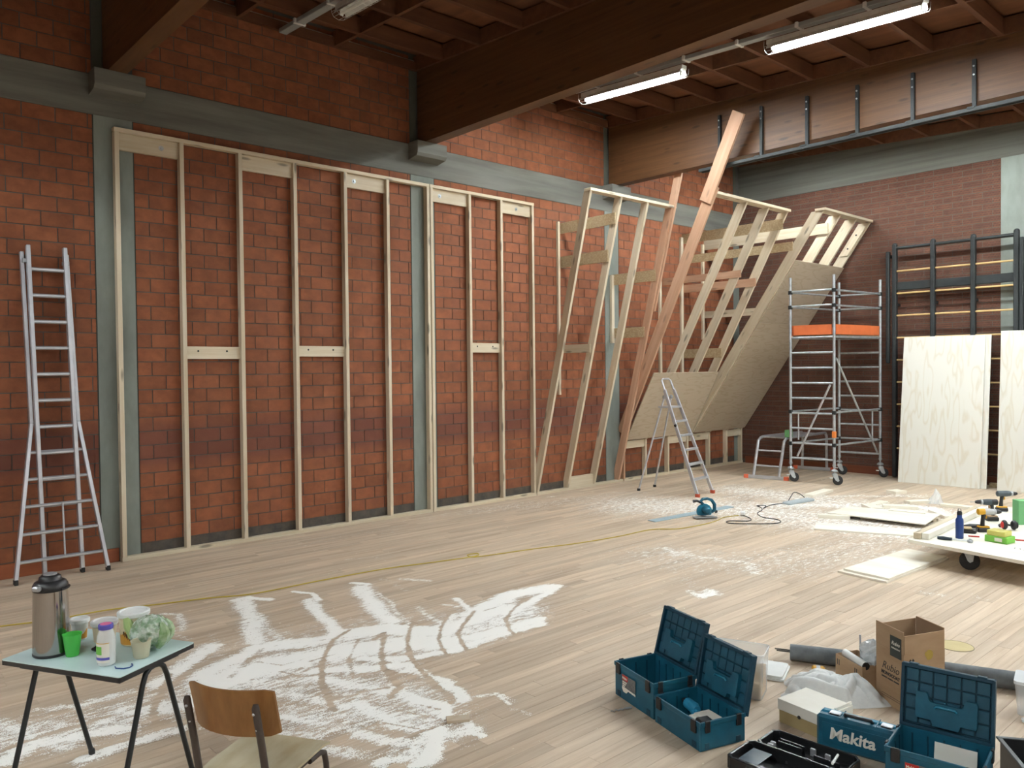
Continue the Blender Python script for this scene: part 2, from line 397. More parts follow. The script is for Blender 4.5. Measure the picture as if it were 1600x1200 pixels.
# ---- roof: sloping deck, joists along the hall, noggings across, deep glulam beams
GLU = mat('glulam', (.125, .056, .020), (.075, .031, .011), rough=.5, sc=(.9, 9, 24), detail=6, lo=.32, hi=.68, knots=.75)
JOI = mat('joist_wood', (.13, .050, .021), (.09, .033, .013), rough=.65, sc=(11, .9, 11), detail=4, coord='World', rnd=.1)
DECK = mat('deck_wood', (.19, .076, .032), (.125, .048, .02), rough=.7, sc=(.8, 6, 6), detail=5, coord='World', rnd=.16)
def slope_box(g, x0, x1, y0, y1, a, b):
    """box between the roof lines a and b above the joist underside"""
    vs = [(x, y, roof(x) + h) for x in (x0, x1) for y in (y0, y1) for h in (a, b)]
    return g.add(vs, [(0, 1, 3, 2), (4, 6, 7, 5), (0, 4, 5, 1), (2, 3, 7, 6), (0, 2, 6, 4), (1, 5, 7, 3)])
ce = struct('ceiling', slope_box(G(), -.3, XR + .3, YN - .3, YB + .3, .235, .30), DECK)
ys = [YN] + [v for b in BEAMS for v in b] + [YB]
for i in range(0, len(ys), 2):
    a, b = ys[i], ys[i + 1]
    x = .636
    while x < XR:
        obj('joist', slope_box(G(), x - .03, x + .03, a, b, 0, .19), JOI, ce); x += .76
    # deck panels between the joists
    x = -.124
    while x < 9.5:
        y = a; n_ = max(1, round((b - a) / 1.22))
        for q in range(n_):
            obj('deck_panel', slope_box(G(), max(x, 0) + .034, x + .76 - .034, a + (b - a) * q / n_ + .004, a + (b - a) * (q + 1) / n_ - .004, .215, .235), DECK, ce)
            if q: obj('nogging', slope_box(G(), max(x, -.03) + .03, x + .76 - .03, a + (b - a) * q / n_ - .022, a + (b - a) * q / n_ + .022, .0, .19), JOI, ce)
        for yy in (a + .022, b - .022): obj('rim_nogging', slope_box(G(), max(x, -.03) + .03, x + .76 - .03, yy - .02, yy + .02, .0, .19), JOI, ce)
        x += .76
    g = G(); slope_box(g, 0.0, .028, a, b, .115, .135)
    obj('edge_lath', g, mat('pale_lath', (.42, .38, .33), (.36, .32, .28), rough=.7), ce, label='pale lath between brickwork and deck')
    obj('wall_plate', slope_box(G(), .002, .06, a, b, -.0, .11), JOI, ce)
for a, b in BEAMS:
    g = G(); x1 = XR
    vs = [(x, y, z) for x in (.03, x1) for y in (a, b) for z in (5.06, roof(x) + .004)]
    g.add(vs, [(0, 1, 3, 2), (4, 6, 7, 5), (0, 4, 5, 1), (2, 3, 7, 6), (0, 2, 6, 4), (1, 5, 7, 3)])
    obj('glulam_beam', g, GLU, ce, label='deep orange-brown laminated timber beam')
# ---- fluorescent fittings on their trunking
TUBEM = mat('lit_tube', (.9, .95, .95), rough=.4, emit=(TUBE_COL[:3], TUBE))
OFFM = mat('unlit_tube', (.75, .76, .72), (.70, .71, .68), rough=.35, sc=(3, 3, 3))
TRUNK = mat('grey_trunking', (.34, .36, .36), (.29, .31, .31), rough=.5, sc=(3, 9, 9))
WIRE = mat('white_wire', (.70, .72, .72), rough=.4, metal=.3)
def fitting(x, y, lit, label, group=None):
    z = roof(x + .8) - .055
    t = thing('fluorescent_fitting', label, 'light fitting', (x, y, z), 0, group)
    t.rotation_euler = (0, math.atan(.052), 0)
    obj('batten_body', G().box(0, 1.74, -.05, .05, -.055, -.0, .006), WHITE, t)
    obj('reflector', G().prism([(-.05, -.055), (.05, -.055), (.080, -.109), (.0775, -.109), (.047, -.058), (-.047, -.058), (-.0775, -.109), (-.080, -.109)], .02, 1.72, Matrix(((0, 0, 1, 0), (1, 0, 0, 0), (0, 1, 0, 0), (0, 0, 0, 1)))), WHITE, t)
    obj('tube', G().tube([(.06, 0, -.095), (1.68, 0, -.095)], .019, 8), TUBEM if lit else OFFM, t, label='glowing white tube' if lit else None)
    for e in (.05, 1.67): obj('lamp_holder', G().box(e, e + .02, -.02, .02, -.12, -.055, .003), WHITE, t)
    g = G()
    for yy, zz in ((-.09, -.09), (-.06, -.135), (0, -.15), (.06, -.135), (.09, -.09)): g.tube([(0, yy, zz), (1.74, yy, zz)], .0018, 4)
    for k in range(17):
        g.tube([(k * 1.74 / 16, yy, zz) for yy, zz in ((-.09, -.03), (-.09, -.09), (-.06, -.135), (0, -.15), (.06, -.135), (.09, -.09), (.09, -.03))], .0018, 4)
    obj('wire_guard', g, WIRE, t)
    return t
def trunking(x0, x1, y, label):
    t = thing('light_trunking', label, 'trunking', (x0, y, roof(x0)))
    t.rotation_euler = (0, math.atan(.052), 0)
    L = (x1 - x0)
    obj('channel', G().prism([(-.045, -.052), (.045, -.052), (.05, -.046), (.05, -.004), (-.05, -.004), (-.05, -.046)], 0, L, Matrix(((0, 0, 1, 0), (1, 0, 0, 0), (0, 1, 0, 0), (0, 0, 0, 1)))), TRUNK, t)
    x = .4
    while x < min(L, 8):
        obj('bracket', G().box(x, x + .035, -.075, .075, -.058, -.0005, .002), WHITE, t); x += .76
trunking(.10, XR - 1, 4.41, 'grey light trunking crossing the ceiling above the nearer half of the stud frame')
trunking(1.05, XR - 1, 8.44, 'grey light trunking carrying the two lit tubes')
trunking(1.05, XR - 1, 12.35, 'grey light trunking over the scaffold tower')
fitting(1.40, 4.41, False, 'unlit fluorescent fitting on the trunking at the top edge')
ORD = ('nearest the', 'second from the', 'third from the', 'fourth from the', 'fifth from the')
for k, x in enumerate((1.22, 4.12, 7.2, 10.2, 13.2)):
    fitting(x, 8.44, True, 'lit fluorescent fitting %s brick wall, on the trunking above the leaning frames' % ORD[k], 'lit tubes of the middle row')
    fitting(x, 12.35, True, 'lit fluorescent fitting %s brick wall, in the last roof bay over the scaffold' % ORD[k], 'lit tubes of the last bay')
    if k < 5: fitting(x, -3.4, True, 'lit fluorescent fitting %s brick wall, in the row behind the camera' % ORD[k], 'lit tubes behind the camera')
fitting(13.2, 4.41, True, 'lit fluorescent fitting at the far end of the nearer trunking', 'lit tubes of the near row')
trunking(1.05, XR - 1, -3.4, 'grey light trunking behind the camera')
# ---- black curtain rail hung from the third beam
t = thing('curtain_rail', 'black steel rail on hangers bolted to the timber beam', 'rail', (1.95, 10.33, 4.95))
o_ = t.location
for y in (10.29, 10.215): obj('rail', G().box(0, 9.5, y - .02 - o_.y, y + .02 - o_.y, -.035, .01, .003), DARKST, t)
for k in range(12):
    x = 2.23 + k * .69 - o_.x
    obj('hanger', G().box(x - .022, x + .022, -.012, .03, .0, .78 - .036 * k, .003), DARKST, t)
    obj('foot_bracket', G().box(x - .035, x + .05, -.14, .0, -.005, .022, .003), DARKST, t)
    g = G()
    for zz in (.60, .70): g.lathe([(.011, 0), (.011, .008), (.006, .011)], 8, M=Matrix.Translation((x, -.012, zz - .036 * k)) @ Matrix.Rotation(PI / 2, 4, 'X'))
    obj('bolt', g, STEEL, t)
# ================================================================== TIMBER FRAMES OF THE CLIMBING WALL
FX = .087            # front of the upright frames
def bolt(par, y, z, x=.045):
    o = obj('bolt', G().lathe([(.028, 0), (.028, .003), (.012, .003), (.012, .012), (.004, .014)], 10, M=Matrix.Rotation(PI / 2, 4, 'Y')), STEEL, par)
    o.location = Vector((x, y, z)) - par.location
def screw(par, y, z, x):
    o = obj('screw', G().lathe([(.012, 0), (.010, .002)], 8, M=Matrix.Rotation(PI / 2, 4, 'Y')), DARKST, par); o.location = Vector((x, y, z)) - par.location
def stud_frame(label, ya, yb, studs, mids, tops):
    t = thing('stud_frame', label, 'timber frame', (.045, (ya + yb) / 2, 0), 0, 'upright stud frames on the brick wall')
    timber(t, 'bottom_plate', (.0455, ya, .0225), (.0455, yb, .0225), .083, .045, PINE)
    timber(t, 'top_plate', (.0455, ya, 4.5105), (.0455, yb, 4.5105), .083, .042, PINE)
    for s_ in studs: timber(t, 'stud', (.0455, s_ + .0225, .045), (.0455, s_ + .0225, 4.489), .045, .083, PINE, up=(1, 0, 0))
    for i, z0, z1 in mids:
        timber(t, 'nogging', (.024, studs[i] + .046, (z0 + z1) / 2), (.024, studs[i + 1] - .001, (z0 + z1) / 2), z1 - z0, .04, PINE, up=(1, 0, 0))
        a, b = studs[i] + .045, studs[i + 1]
        for q in (.22, .75): screw(t, a + (b - a) * q, (z0 + z1) / 2 + .02, .044)
    for i, bl in tops:
        a, b = studs[i] + .046, studs[i + 1] - .001
        timber(t, 'head_nogging', (.024, a, 4.40), (.024, b, 4.40), .175, .04, PINE, up=(1, 0, 0))
        if bl: bolt(t, bl, 4.40)
    return t
stud_frame('long pale stud frame of seven uprights, standing between the ladder and the second concrete column', 2.516, 6.546, (2.52, 3.18, 3.84, 4.52, 5.21, 5.845, 6.50),
           ((1, 2.125, 2.265), (3, 2.155, 2.285)), ((0, 3.0), (2, None), (4, 5.38)))
stud_frame('short pale stud frame of four uprights, beside the leaning frame', 6.556, 8.54, (6.56, 7.24, 7.845, 8.49), ((1, 2.22, 2.36),), ((0, 6.75), (2, 8.2)))
def lean(y0, y1, par, name, p, q, depth, mt, z0=.046, z1=9, ztop=None, xmin=.003):
    """leaning rib: its front edge runs from p to q (x,z); depth towards the wall; cut level at z0/z1 and plumb at the wall"""
    d = Vector((q[0] - p[0], q[1] - p[1])); a = math.atan2(d.y, d.x); d.normalize(); n = Vector((-d.y, d.x))
    if n.x > 0: n = -n
    P0 = Vector(p) - d * 1.0; P1 = Vector(q) + d * 1.0
    po = [tuple(P0), tuple(P1), tuple(P1 + n * depth), tuple(P0 + n * depth)]
    po = clip(po, 0, 1, z0); po = clip(po, 0, -1, -z1); po = clip(po, 1, 0, xmin)
    return rafter(par, name, y0, y1, po, a, mt)
# ---- gently leaning frame
C0, C1 = (FX, .02), (1.262, 4.58)
t = thing('leaning_frame', 'gently leaning pale frame of four ribs with osb ties, beside the short stud frame', 'timber frame', (.3, 9.6, 0))
timber(t, 'bottom_plate', (.0455, 8.55, .0225), (.0455, 10.62, .0225), .083, .045, PINE)
for y in (8.542, 9.22, 9.853): lean(y, y + .043, t, 'rib', C0, C1, .12, PINE, z1=4.53)
lean(10.482, 10.524, t, 'rib', C0, C1, .13, DOUG, z1=4.53)
lean(10.527, 10.567, t, 'rib', (C0[0] + .02, .02), (C1[0] + .02, 4.58), .135, DOUG, z0=2.9, z1=5.09)
o = timber(t, 'top_plate', (1.195, 8.54, 4.552), (1.195, 10.59, 4.552), .13, .042, PINE)
timber(t, 'foot_block', (.065, 9.27, .13), (.065, 9.85, .13), .17, .04, PINE, up=(1, 0, 0))
timber(t, 'batten', (.025, 9.125, 1.55), (.025, 9.125, 4.32), .045, .045, PINE)
timber(t, 'batten', (.025, 10.435, 2.40), (.025, 10.435, 3.56), .07, .045, PINE)
def tie(par, y, z0, z1, x1, mt, th=.018, x0=.003, dz=0):
    o = timber(par, 'tie', (x0, y, (z0 + z1) / 2), (x1, y, (z0 + z1) / 2 + dz), th, z1 - z0, mt, up=(0, 0, 1), ch=0)
def xf(z, a=C0, b=C1): return a[0] + (b[0] - a[0]) * (z - a[1]) / (b[1] - a[1])
tie(t, 9.209, 4.14, 4.31, 1.15, OSB); tie(t, 9.209, 3.59, 3.77, 1.0, OSB); tie(t, 9.209, 2.22, 2.35, .62, PINE)
tie(t, 10.47, 3.39, 3.57, .92, OSB); tie(t, 10.47, 2.48, 2.65, .68, OSB)
# ---- steeper frame, boarded at the bottom
K = (.10, .70)
D1 = (2.15, 4.61); E1 = (2.74, 4.57)
t = thing('overhang_frame', 'steep overhanging frame with one plywood sheet at its foot, behind the stepladder', 'timber frame', (.5, 11.6, 0), 0, 'overhanging wall frames by the scaffold')
timber(t, 'bottom_plate', (.0455, 10.66, .0225), (.0455, 12.585, .0225), .083, .045, PINE)
for y in (10.636, 11.235, 11.895, 12.493):
    timber(t, 'kick_stud', (.0455, y + .0225, .045), (.0455, y + .0225, .70), .045, .083, DOUG if y < 10.7 else PINE, up=(1, 0, 0))
for a, b in ((10.683, 11.233), (11.943, 12.49)): timber(t, 'kick_nogging', (.04, a, .63), (.04, b, .63), .13, .06, PINE, up=(1, 0, 0))
for k, (y, mt) in enumerate(((10.636, DOUG), (11.238, PINE), (11.898, PINE), (12.498, PINE))):
    if k: lean(y, y + .043, t, 'rib', K, D1, .15, mt, z0=.702, z1=4.575)
# its first rib is a long reddish plank pulled sideways so that its spliced end passes in front of the roof beam
R0, R1 = Vector((.078, 10.652, .72)), Vector((2.30, 10.198, 4.62))
def plank_rib(name, z0, z1, d_, off, w_):
    f = lambda z: R0 + (R1 - R0) * ((z - R0.z) / (R1.z - R0.z))
    X = (R1 - R0).normalized(); Z = Vector((1, 0, 0)); Z = (Z - X * Z.dot(X)).normalized(); Y = Z.cross(X)
    a, b = f(z0) - Z * (d_ / 2) - Y * off, f(z1) - Z * (d_ / 2) - Y * off
    timber(t, name, a, b, w_, d_, DOUG, up=(1, 0, 0))
plank_rib('rib', .80, 4.62, .18, 0, .043); plank_rib('rib_extension', 4.40, 5.55, .20, -.045, .043)
o = timber(t, 'top_plate', (2.10, 10.25, 4.597), (2.10, 12.545, 4.597), .16, .042, PINE)
def ply(par, y0, y1, a, b, z0, z1, label=None):
    s = (b[0] - a[0]) / (b[1] - a[1]); L = math.hypot(s, 1)
    p0 = Vector((a[0] + s * (z0 - a[1]), 0, z0)); p1 = Vector((a[0] + s * (z1 - a[1]), 0, z1))
    ang = math.atan2(p1.z - p0.z, p1.x - p0.x); n = Vector((math.sin(ang), 0, -math.cos(ang))) * .0095
    c = (p0 + p1) / 2 + n
    h = (p1 - p0).length / 2
    o = obj('plywood_sheet', G().box(-(y1 - y0) / 2, (y1 - y0) / 2, -h, h, -.009, .009, .001), PLY, par, label=label)
    X = Vector((0, 1, 0)); Y = (p1 - p0).normalized(); Z = X.cross(Y)
    M = Matrix.Identity(4)
    for i in range(3): M[i][0] = X[i]; M[i][1] = Y[i]; M[i][2] = Z[i]
    M.translation = Vector((c.x, (y0 + y1) / 2, c.z)); o.matrix_local = Matrix.Translation(-par.location) @ M
ply(t, 10.66, 12.57, K, D1, .725, 1.885)
timber(t, 'batten', (.025, 12.43, .8), (.025, 12.43, 4.41), .07, .045, PINE)
timber(t, 'batten', (.025, 11.77, 1.2), (.025, 11.77, 3.62), .06, .045, PINE)
tie(t, 12.485, 4.29, 4.47, 2.06, OSB); tie(t, 12.485, 2.14, 2.31, .85, OSB); tie(t, 11.885, 3.48, 3.60, 1.62, DOUG, .03)
tie(t, 12.47, 3.37, 3.51, 1.55, DOUG, .03)
# ---- steepest frame in the corner, boarded most of the way up
t = thing('overhang_frame', 'steepest overhanging frame, sheeted most of the way up, in the corner behind the scaffold', 'timber frame', (.6, 13.5, 0), 0, 'overhanging wall frames by the scaffold')
timber(t, 'bottom_plate', (.0455, 12.592, .0225), (.0455, 14.42, .0225), .083, .045, PINE)
for y in (13.21, 13.817, 14.36): timber(t, 'kick_stud', (.0455, y + .0225, .045), (.0455, y + .0225, .70), .045, .083, PINE, up=(1, 0, 0))
for a, b in ((12.60, 13.208), (13.865, 14.357)): timber(t, 'kick_nogging', (.04, a, .63), (.04, b, .63), .13, .06, PINE, up=(1, 0, 0))
for y, mt in ((12.607, PINE), (13.217, PINE), (13.817, PINE), (14.357, PINE)): lean(y, y + .043, t, 'rib', K, E1, .17, mt, z0=.702, z1=4.53)
timber(t, 'top_plate', (2.66, 12.60, 4.552), (2.66, 14.405, 4.552), .18, .042, PINE)
s = (E1[0] - K[0]) / (E1[1] - K[1])
for k in range(3): ply(t, 12.645, 14.41, K, E1, .735 + k * 1.015, .735 + (k + 1) * 1.015 - .004)
lean(14.33, 14.356, t, 'splice', (K[0] - .02, .70), (E1[0] - .02, 4.57), .12, PINE, z0=3.98, z1=4.46)
for q in (4.10, 4.33):
    o = obj('screw', G().lathe([(.016, 0), (.014, .003)], 8, M=Matrix.Rotation(PI / 2, 4, 'X')), DARKST, t); o.location = Vector((K[0] + s * (q - .7) - .10, 14.328, q)) - t.location
timber(t, 'batten', (.025, 13.12, 2.5), (.025, 13.12, 4.34), .06, .045, PINE)
tie(t, 13.203, 4.24, 4.42, 2.5, PINE, .022); tie(t, 13.203, 2.92, 3.05, 1.5, PINE, .022); tie(t, 12.596, 3.93, 4.08, 2.18, OSB)
# ================================================================== ACCESS EQUIPMENT
# ---- tall two-part ladder with flared foot, against the brick wall
t = thing('extension_ladder', 'tall aluminium ladder with a flared foot leaning on the brick wall', 'ladder', (.25, 1.9, 0))
def W(t, *pts): return [tuple(Vector(p) - t.location) for p in pts]
def rail(t, name, pts, r, mt=ALU, n=8): return obj(name, G().tube(W(t, *pts), r, n), mt, t, smooth=True)
fx = lambda z, a, b, h=3.2: a + (b - a) * z / h
for sgn, yf, yt in ((-1, 1.77, 1.715), (1, 2.10, 2.035)):
    g = G(); M0 = Vector((.235, yf, .03)); M1 = Vector((.092, yt, 3.23)); X = (M1 - M0).normalized()
    timber(t, 'stile', tuple(M0), tuple(M1), .036, .066, ALU, up=(1, 0, 0), ch=.004)
    o = obj('rubber_foot', G().box(-.036, .036, -.017, .017, 0, .05, .004), RUB, t); o.location = Vector((.236, yf, 0)) - t.location
for sgn, yf, yk, yt in ((-1, 1.51, 1.705, 1.672), (1, 2.31, 2.115, 2.062)):
    for a, b in (((.33, yf, .03), (.125, yk, 1.50)), ((.125, yk, 1.50), (.035, yt, 3.17))):
        timber(t, 'outer_stile', a, b, .034, .055, ALU, up=(1, 0, 0), ch=.004)
    o = obj('rubber_foot', G().box(-.033, .033, -.017, .017, 0, .05, .004), RUB, t); o.location = Vector((.331, yf, 0)) - t.location
    o = obj('stile_clip', G().box(-.04, .04, -.026, .026, -.02, .02, .003), STEEL, t); o.location = Vector((.062, (yt + (1.715 if sgn < 0 else 2.035)) / 2, 3.08)) - t.location
for k in range(12):
    z = .185 + k * .256; x = fx(z, .235, .092); ya, yb = fx(z, 1.77, 1.715), fx(z, 2.10, 2.035)
    rail(t, 'rung', ((x, ya, z), (x, yb, z)), .019)
    if k < 5:
        x2 = fx(z, .33, .125, 1.50); ya, yb = fx(z, 1.51, 1.705, 1.50), fx(z, 2.31, 2.115, 1.50)
        rail(t, 'outer_rung', ((x2, ya, z + .012), (x2, yb, z + .012)), .017)
rail(t, 'strap', ((.30, 1.935, .20), (.27, 1.93, .72)), .009)
# ---- stepladder
t = thing('stepladder', 'aluminium stepladder with orange feet standing open before the plywood', 'ladder', (1.5, 10.3, 0))
fa, fb = Vector((1.951, 10.127, .02)), Vector((1.888, 10.62, .02))
ta, tb = Vector((1.28, 10.22, 1.62)), Vector((1.25, 10.50, 1.62))
for a, b in ((fa, ta), (fb, tb)):
    timber(t, 'stile', tuple(a), tuple(b), .026, .055, ALU, up=(1, 0, 0), ch=.004)
    o = obj('foot', G().box(-.035, .035, -.02, .02, 0, .05, .004), mat('orange_rubber', (.55, .10, .05), (.45, .08, .04), rough=.6), t); o.location = Vector((a.x, a.y, 0)) - t.location
hoop = [ta, ta.lerp(ta + (ta - fa), .09), ta.lerp(ta + (ta - fa), .105) + Vector((0, .04, 0)), tb.lerp(tb + (tb - fb), .105) - Vector((0, .04, 0)), tb.lerp(tb + (tb - fb), .09), tb]
obj('hoop', G().tube(W(t, *hoop), .016, 8), ALU, t, smooth=True)
for k, z in enumerate((.235, .46, .68, .90, 1.12)):
    a, b = fa.lerp(ta, z / 1.62), fb.lerp(tb, z / 1.62)
    timber(t, 'step', tuple(a), tuple(b), .085, .028, ALU, ch=.003)
a, b = fa.lerp(ta, 1.34 / 1.62), fb.lerp(tb, 1.34 / 1.62)
timber(t, 'platform', tuple(a - Vector((.10, 0, 0))), tuple(b - Vector((.10, 0, 0))), .25, .03, ALU, ch=.004)
ra, rb = Vector((.923, 10.001, .02)), Vector((.855, 10.50, .02))
for a, b in ((ra, ta - Vector((.03, -.03, .12))), (rb, tb - Vector((.03, .03, .12)))):
    rail(t, 'rear_leg', (tuple(a), tuple(b)), .015)
    o = obj('foot', G().box(-.02, .02, -.02, .02, 0, .04, .004), RUB, t); o.location = Vector((a.x, a.y, 0)) - t.location
    o = obj('hinge', G().sphere((0, 0, 0), .035, 10, 6, (1, .6, 1)), STEEL, t); o.location = b - t.location
a, b = ra.lerp(ta - Vector((.03, 0, .12)), .55), rb.lerp(tb - Vector((.03, 0, .12)), .55)
rail(t, 'rear_rung', (tuple(a), tuple(b)), .012)
rail(t, 'locking_knob', ((1.52, 10.185, 1.07), (1.52, 10.16, 1.06)), .022, BLK)
# ---- scaffold tower
t = thing('scaffold_tower', 'narrow aluminium scaffold tower on castors with orange toe boards', 'scaffold', (2.56, 13.37, 0))
P1, P2, P3, P4 = (2.13, 12.60), (2.84, 12.71), (2.98, 14.15), (2.30, 14.03)
for x, y in (P1, P2, P3, P4):
    rail(t, 'post', ((x, y, .30), (x, y, 3.47)), .024, STEEL, 10)
    q = Vector((x, y, 0)) - t.location
    obj('spindle', G().lathe([(.016, .2), (.016, .31), (.03, .31), (.03, .34)], 10), STEEL, t, loc=q, smooth=True)
    obj('collar', G().lathe([(.02, .215), (.055, .22), (.055, .24), (.03, .26)], 12), STEEL, t, loc=q, smooth=True)
    c = obj('castor', G().prism([(-.03, .20), (.04, .20), (.075, .08), (.055, .06), (.02, .08), (-.03, .16)], -.04, .04, Matrix(((1, 0, 0, 0), (0, 0, 1, 0), (0, 1, 0, 0), (0, 0, 0, 1)))), STEEL, t, loc=q)
    c.rotation_euler = (0, 0, random.uniform(-.8, .8))
    obj('wheel', G().lathe([(.07, -.022), (.0795, -.012), (.08, 0), (.0795, .012), (.07, .022)], 18, M=Matrix.Translation((.055, 0, .08)) @ Matrix.Rotation(PI / 2, 4, 'X')), RUB, c, smooth=True)
    obj('brake_pedal', G().box(-.07, -.02, -.02, .02, .11, .125, .004), WHITE, c)
RZ = [.41 + .255 * k for k in range(9)]
for A, B in ((P1, P2), (P4, P3)):
    for z in RZ: rail(t, 'rung', ((A[0], A[1], z), (B[0], B[1], z)), .0185, STEEL)
    for z in (2.98, 3.23): rail(t, 'guard_rung', ((A[0], A[1], z), (B[0], B[1], z)), .0165, STEEL)
for A, B in ((P1, P4), (P2, P3)):
    for z in (.66, 1.20, 2.97, 3.22):
        rail(t, 'side_rail', ((A[0], A[1], z), (B[0], B[1], z)), .017, STEEL)
        for q in (A, B):
            o = obj('claw', G().box(-.03, .03, -.025, .025, -.035, .03, .005), DARKST, t); o.location = Vector((q[0], q[1], z)) - t.location
rail(t, 'brace', ((2.24, 12.617, .44), (2.78, 12.70, 1.66)), .017, ALU)
rail(t, 'brace', ((2.86, 12.74, 2.1), (2.97, 14.05, .45)), .017, STEEL)
rail(t, 'strut', ((2.24, 12.66, .72), (2.24, 12.66, 1.17)), .013, ALU); rail(t, 'strut', ((2.95, 13.9, .68), (2.95, 13.9, 1.18)), .013, STEEL)
ORA = mat('orange_board', (.62, .15, .045), (.52, .12, .035), rough=.55, sc=(5, 5, 5))
g = G(); M = Matrix(((P2[0] - P1[0], P4[0] - P1[0], 0, P1[0] - t.location.x), (P2[1] - P1[1], P4[1] - P1[1], 0, P1[1] - t.location.y), (0, 0, 1, 0), (0, 0, 0, 1)))
obj('deck', G().box(.04, .96, .02, .98, 2.455, 2.49, 0, M), mat('scaffold_ply', (.25, .20, .13), (.2, .15, .1), rough=.7), t)
def toe(A, B): timber(t, 'toe_board', (A[0], A[1], 2.575), (B[0], B[1], 2.575), .018, .165, ORA, ch=.002)
l = lambda A, B, q: (A[0] + (B[0] - A[0]) * q, A[1] + (B[1] - A[1]) * q)
toe(l(P1, P2, .08), l(P1, P2, .95)); toe(l(P2, P3, .03), l(P2, P3, .97)); toe(l(P1, P4, .03), l(P1, P4, .97)); toe(l(P4, P3, .05), l(P4, P3, .95))
rail(t, 'deck_rail', ((P2[0], P2[1], 2.45), (P3[0], P3[1], 2.45)), .02, STEEL); rail(t, 'deck_rail', ((P1[0], P1[1], 2.45), (P4[0], P4[1], 2.45)), .02, STEEL)
o = obj('frame_tag', G().box(-.028, .028, -.028, .028, -.06, .05, .006), mat('orange_tag', (.75, .22, .04)), t); o.location = Vector((2.84, 12.71, .84)) - t.location
# ---- low folding work platform beside the tower
t = thing('work_platform', 'low folding aluminium work platform with orange foot caps, left of the scaffold tower', 'platform', (1.7, 13.6, 0))
def leg_loop(ya, x0, x1, yb):
    return
L0, R0 = Vector((1.46, 12.53, .06)), Vector((1.90, 12.62, .06))
for n_, a in (('l', L0), ('r', R0)):
    top = a + Vector((.03, .12, .60)); far = a + Vector((.05 if n_ == 'l' else .03, 1.62, .66)); bk = a + Vector((.0, 1.74, .0))
    rail(t, 'stile', (tuple(a), tuple(a.lerp(top, .85)), tuple(top), tuple(top + Vector((.0, .07, .045))), tuple(top + Vector((0, .14, .06))), tuple(far - Vector((0, .08, 0))), tuple(far), tuple(far + Vector((0, .05, -.06))), tuple(bk)), .026)
for q in (.28, .72):
    rail(t, 'rung', (tuple(L0.lerp(L0 + Vector((.03, .12, .6)), q)), tuple(R0.lerp(R0 + Vector((.03, .12, .6)), q))), .015)
    rail(t, 'rung', ((1.46, 14.25, .06 + .6 * q), (1.90, 14.33, .06 + .6 * q)), .015)
for a, b in ((L0 + Vector((-.12, -.03, -.03)), R0 + Vector((.12, .03, -.03))), (Vector((1.34, 14.25, .03)), Vector((2.02, 14.36, .03)))):
    timber(t, 'cross_bar', tuple(a), tuple(b), .05, .06, ALU, ch=.006)
    for q in (a, b):
        d = (b - a).normalized() * .04
        timber(t, 'foot_cap', tuple(q - d), tuple(q + d), .058, .066, mat('orange_cap', (.75, .16, .08)), ch=.004)
for k in range(3): timber(t, 'deck_slat', (1.56 + k * .13, 12.80, .715), (1.56 + k * .13, 14.10, .715), .115, .02, ALU, ch=.002)
o = obj('green_block', G().box(-.05, .05, -.05, .05, 0, .125, .004), mat('green_card', (.13, .36, .15), (.11, .31, .12), rough=.7), None, loc=(1.95, 12.86, .733))
tag(o, 'small green box standing on the low work platform', 'box')
# ---- black wall climbing rack on the back wall
def rack(x0, label, cols, left_leg):
    t = thing('wall_rack', label, 'gym rack', (x0, 14.25, 0), 0, 'folding gym racks on the back wall')
    for x in cols:
        obj('post', G().box(x - x0 - .035, x - x0 + .035, -.045, .045, 0.02, 4.05, .01), DARKST, t)
        obj('post_cap', G().sphere((x - x0, 0, 4.05), .045, 10, 6), DARKST, t, smooth=True)
    obj('top_bar', G().tube([(cols[0] - x0, 0, 4.0), (cols[-1] - x0, 0, 4.0)], .03, 10), DARKST, t, smooth=True)
    WB = mat('wood_bar', (.56, .40, .18), (.48, .33, .14), rough=.5, sc=(2, 20, 20))
    for i in range(len(cols) - 1):
        for k in range(9):
            z = 3.60 - .385 * k
            obj('wooden_bar', G().tube([(cols[i] - x0 + .03, 0, z), (cols[i + 1] - x0 - .03, 0, z)], .016, 8), WB, t, smooth=True)
    obj('cross_beam', G().box(cols[0] - x0, cols[-1] - x0, .0, .05, 3.27, 3.41, .006), DARKST, t)
    for x in left_leg:
        obj('folding_leg', G().box(x - x0 - .03, x - x0 + .03, -.05, .02, 2.0, 3.95, .012), DARKST, t)
        obj('wall_arm', G().box(x - x0 - .02, x - x0 + .02, 0, .19, 3.85, 3.90, .004), DARKST, t)
    for x in cols: obj('wall_arm', G().box(x - x0 - .02, x - x0 + .02, 0, .19, 3.0, 3.05, .004), DARKST, t)
rack(3.19, 'black steel climbing rack with wooden bars, right of the scaffold', (3.19, 3.815, 4.43, 5.045), (3.08,))
rack(5.20, 'second black climbing rack, cut off by the right edge behind the pale sheet', (5.20, 5.82, 6.44, 7.06), (5.12,))
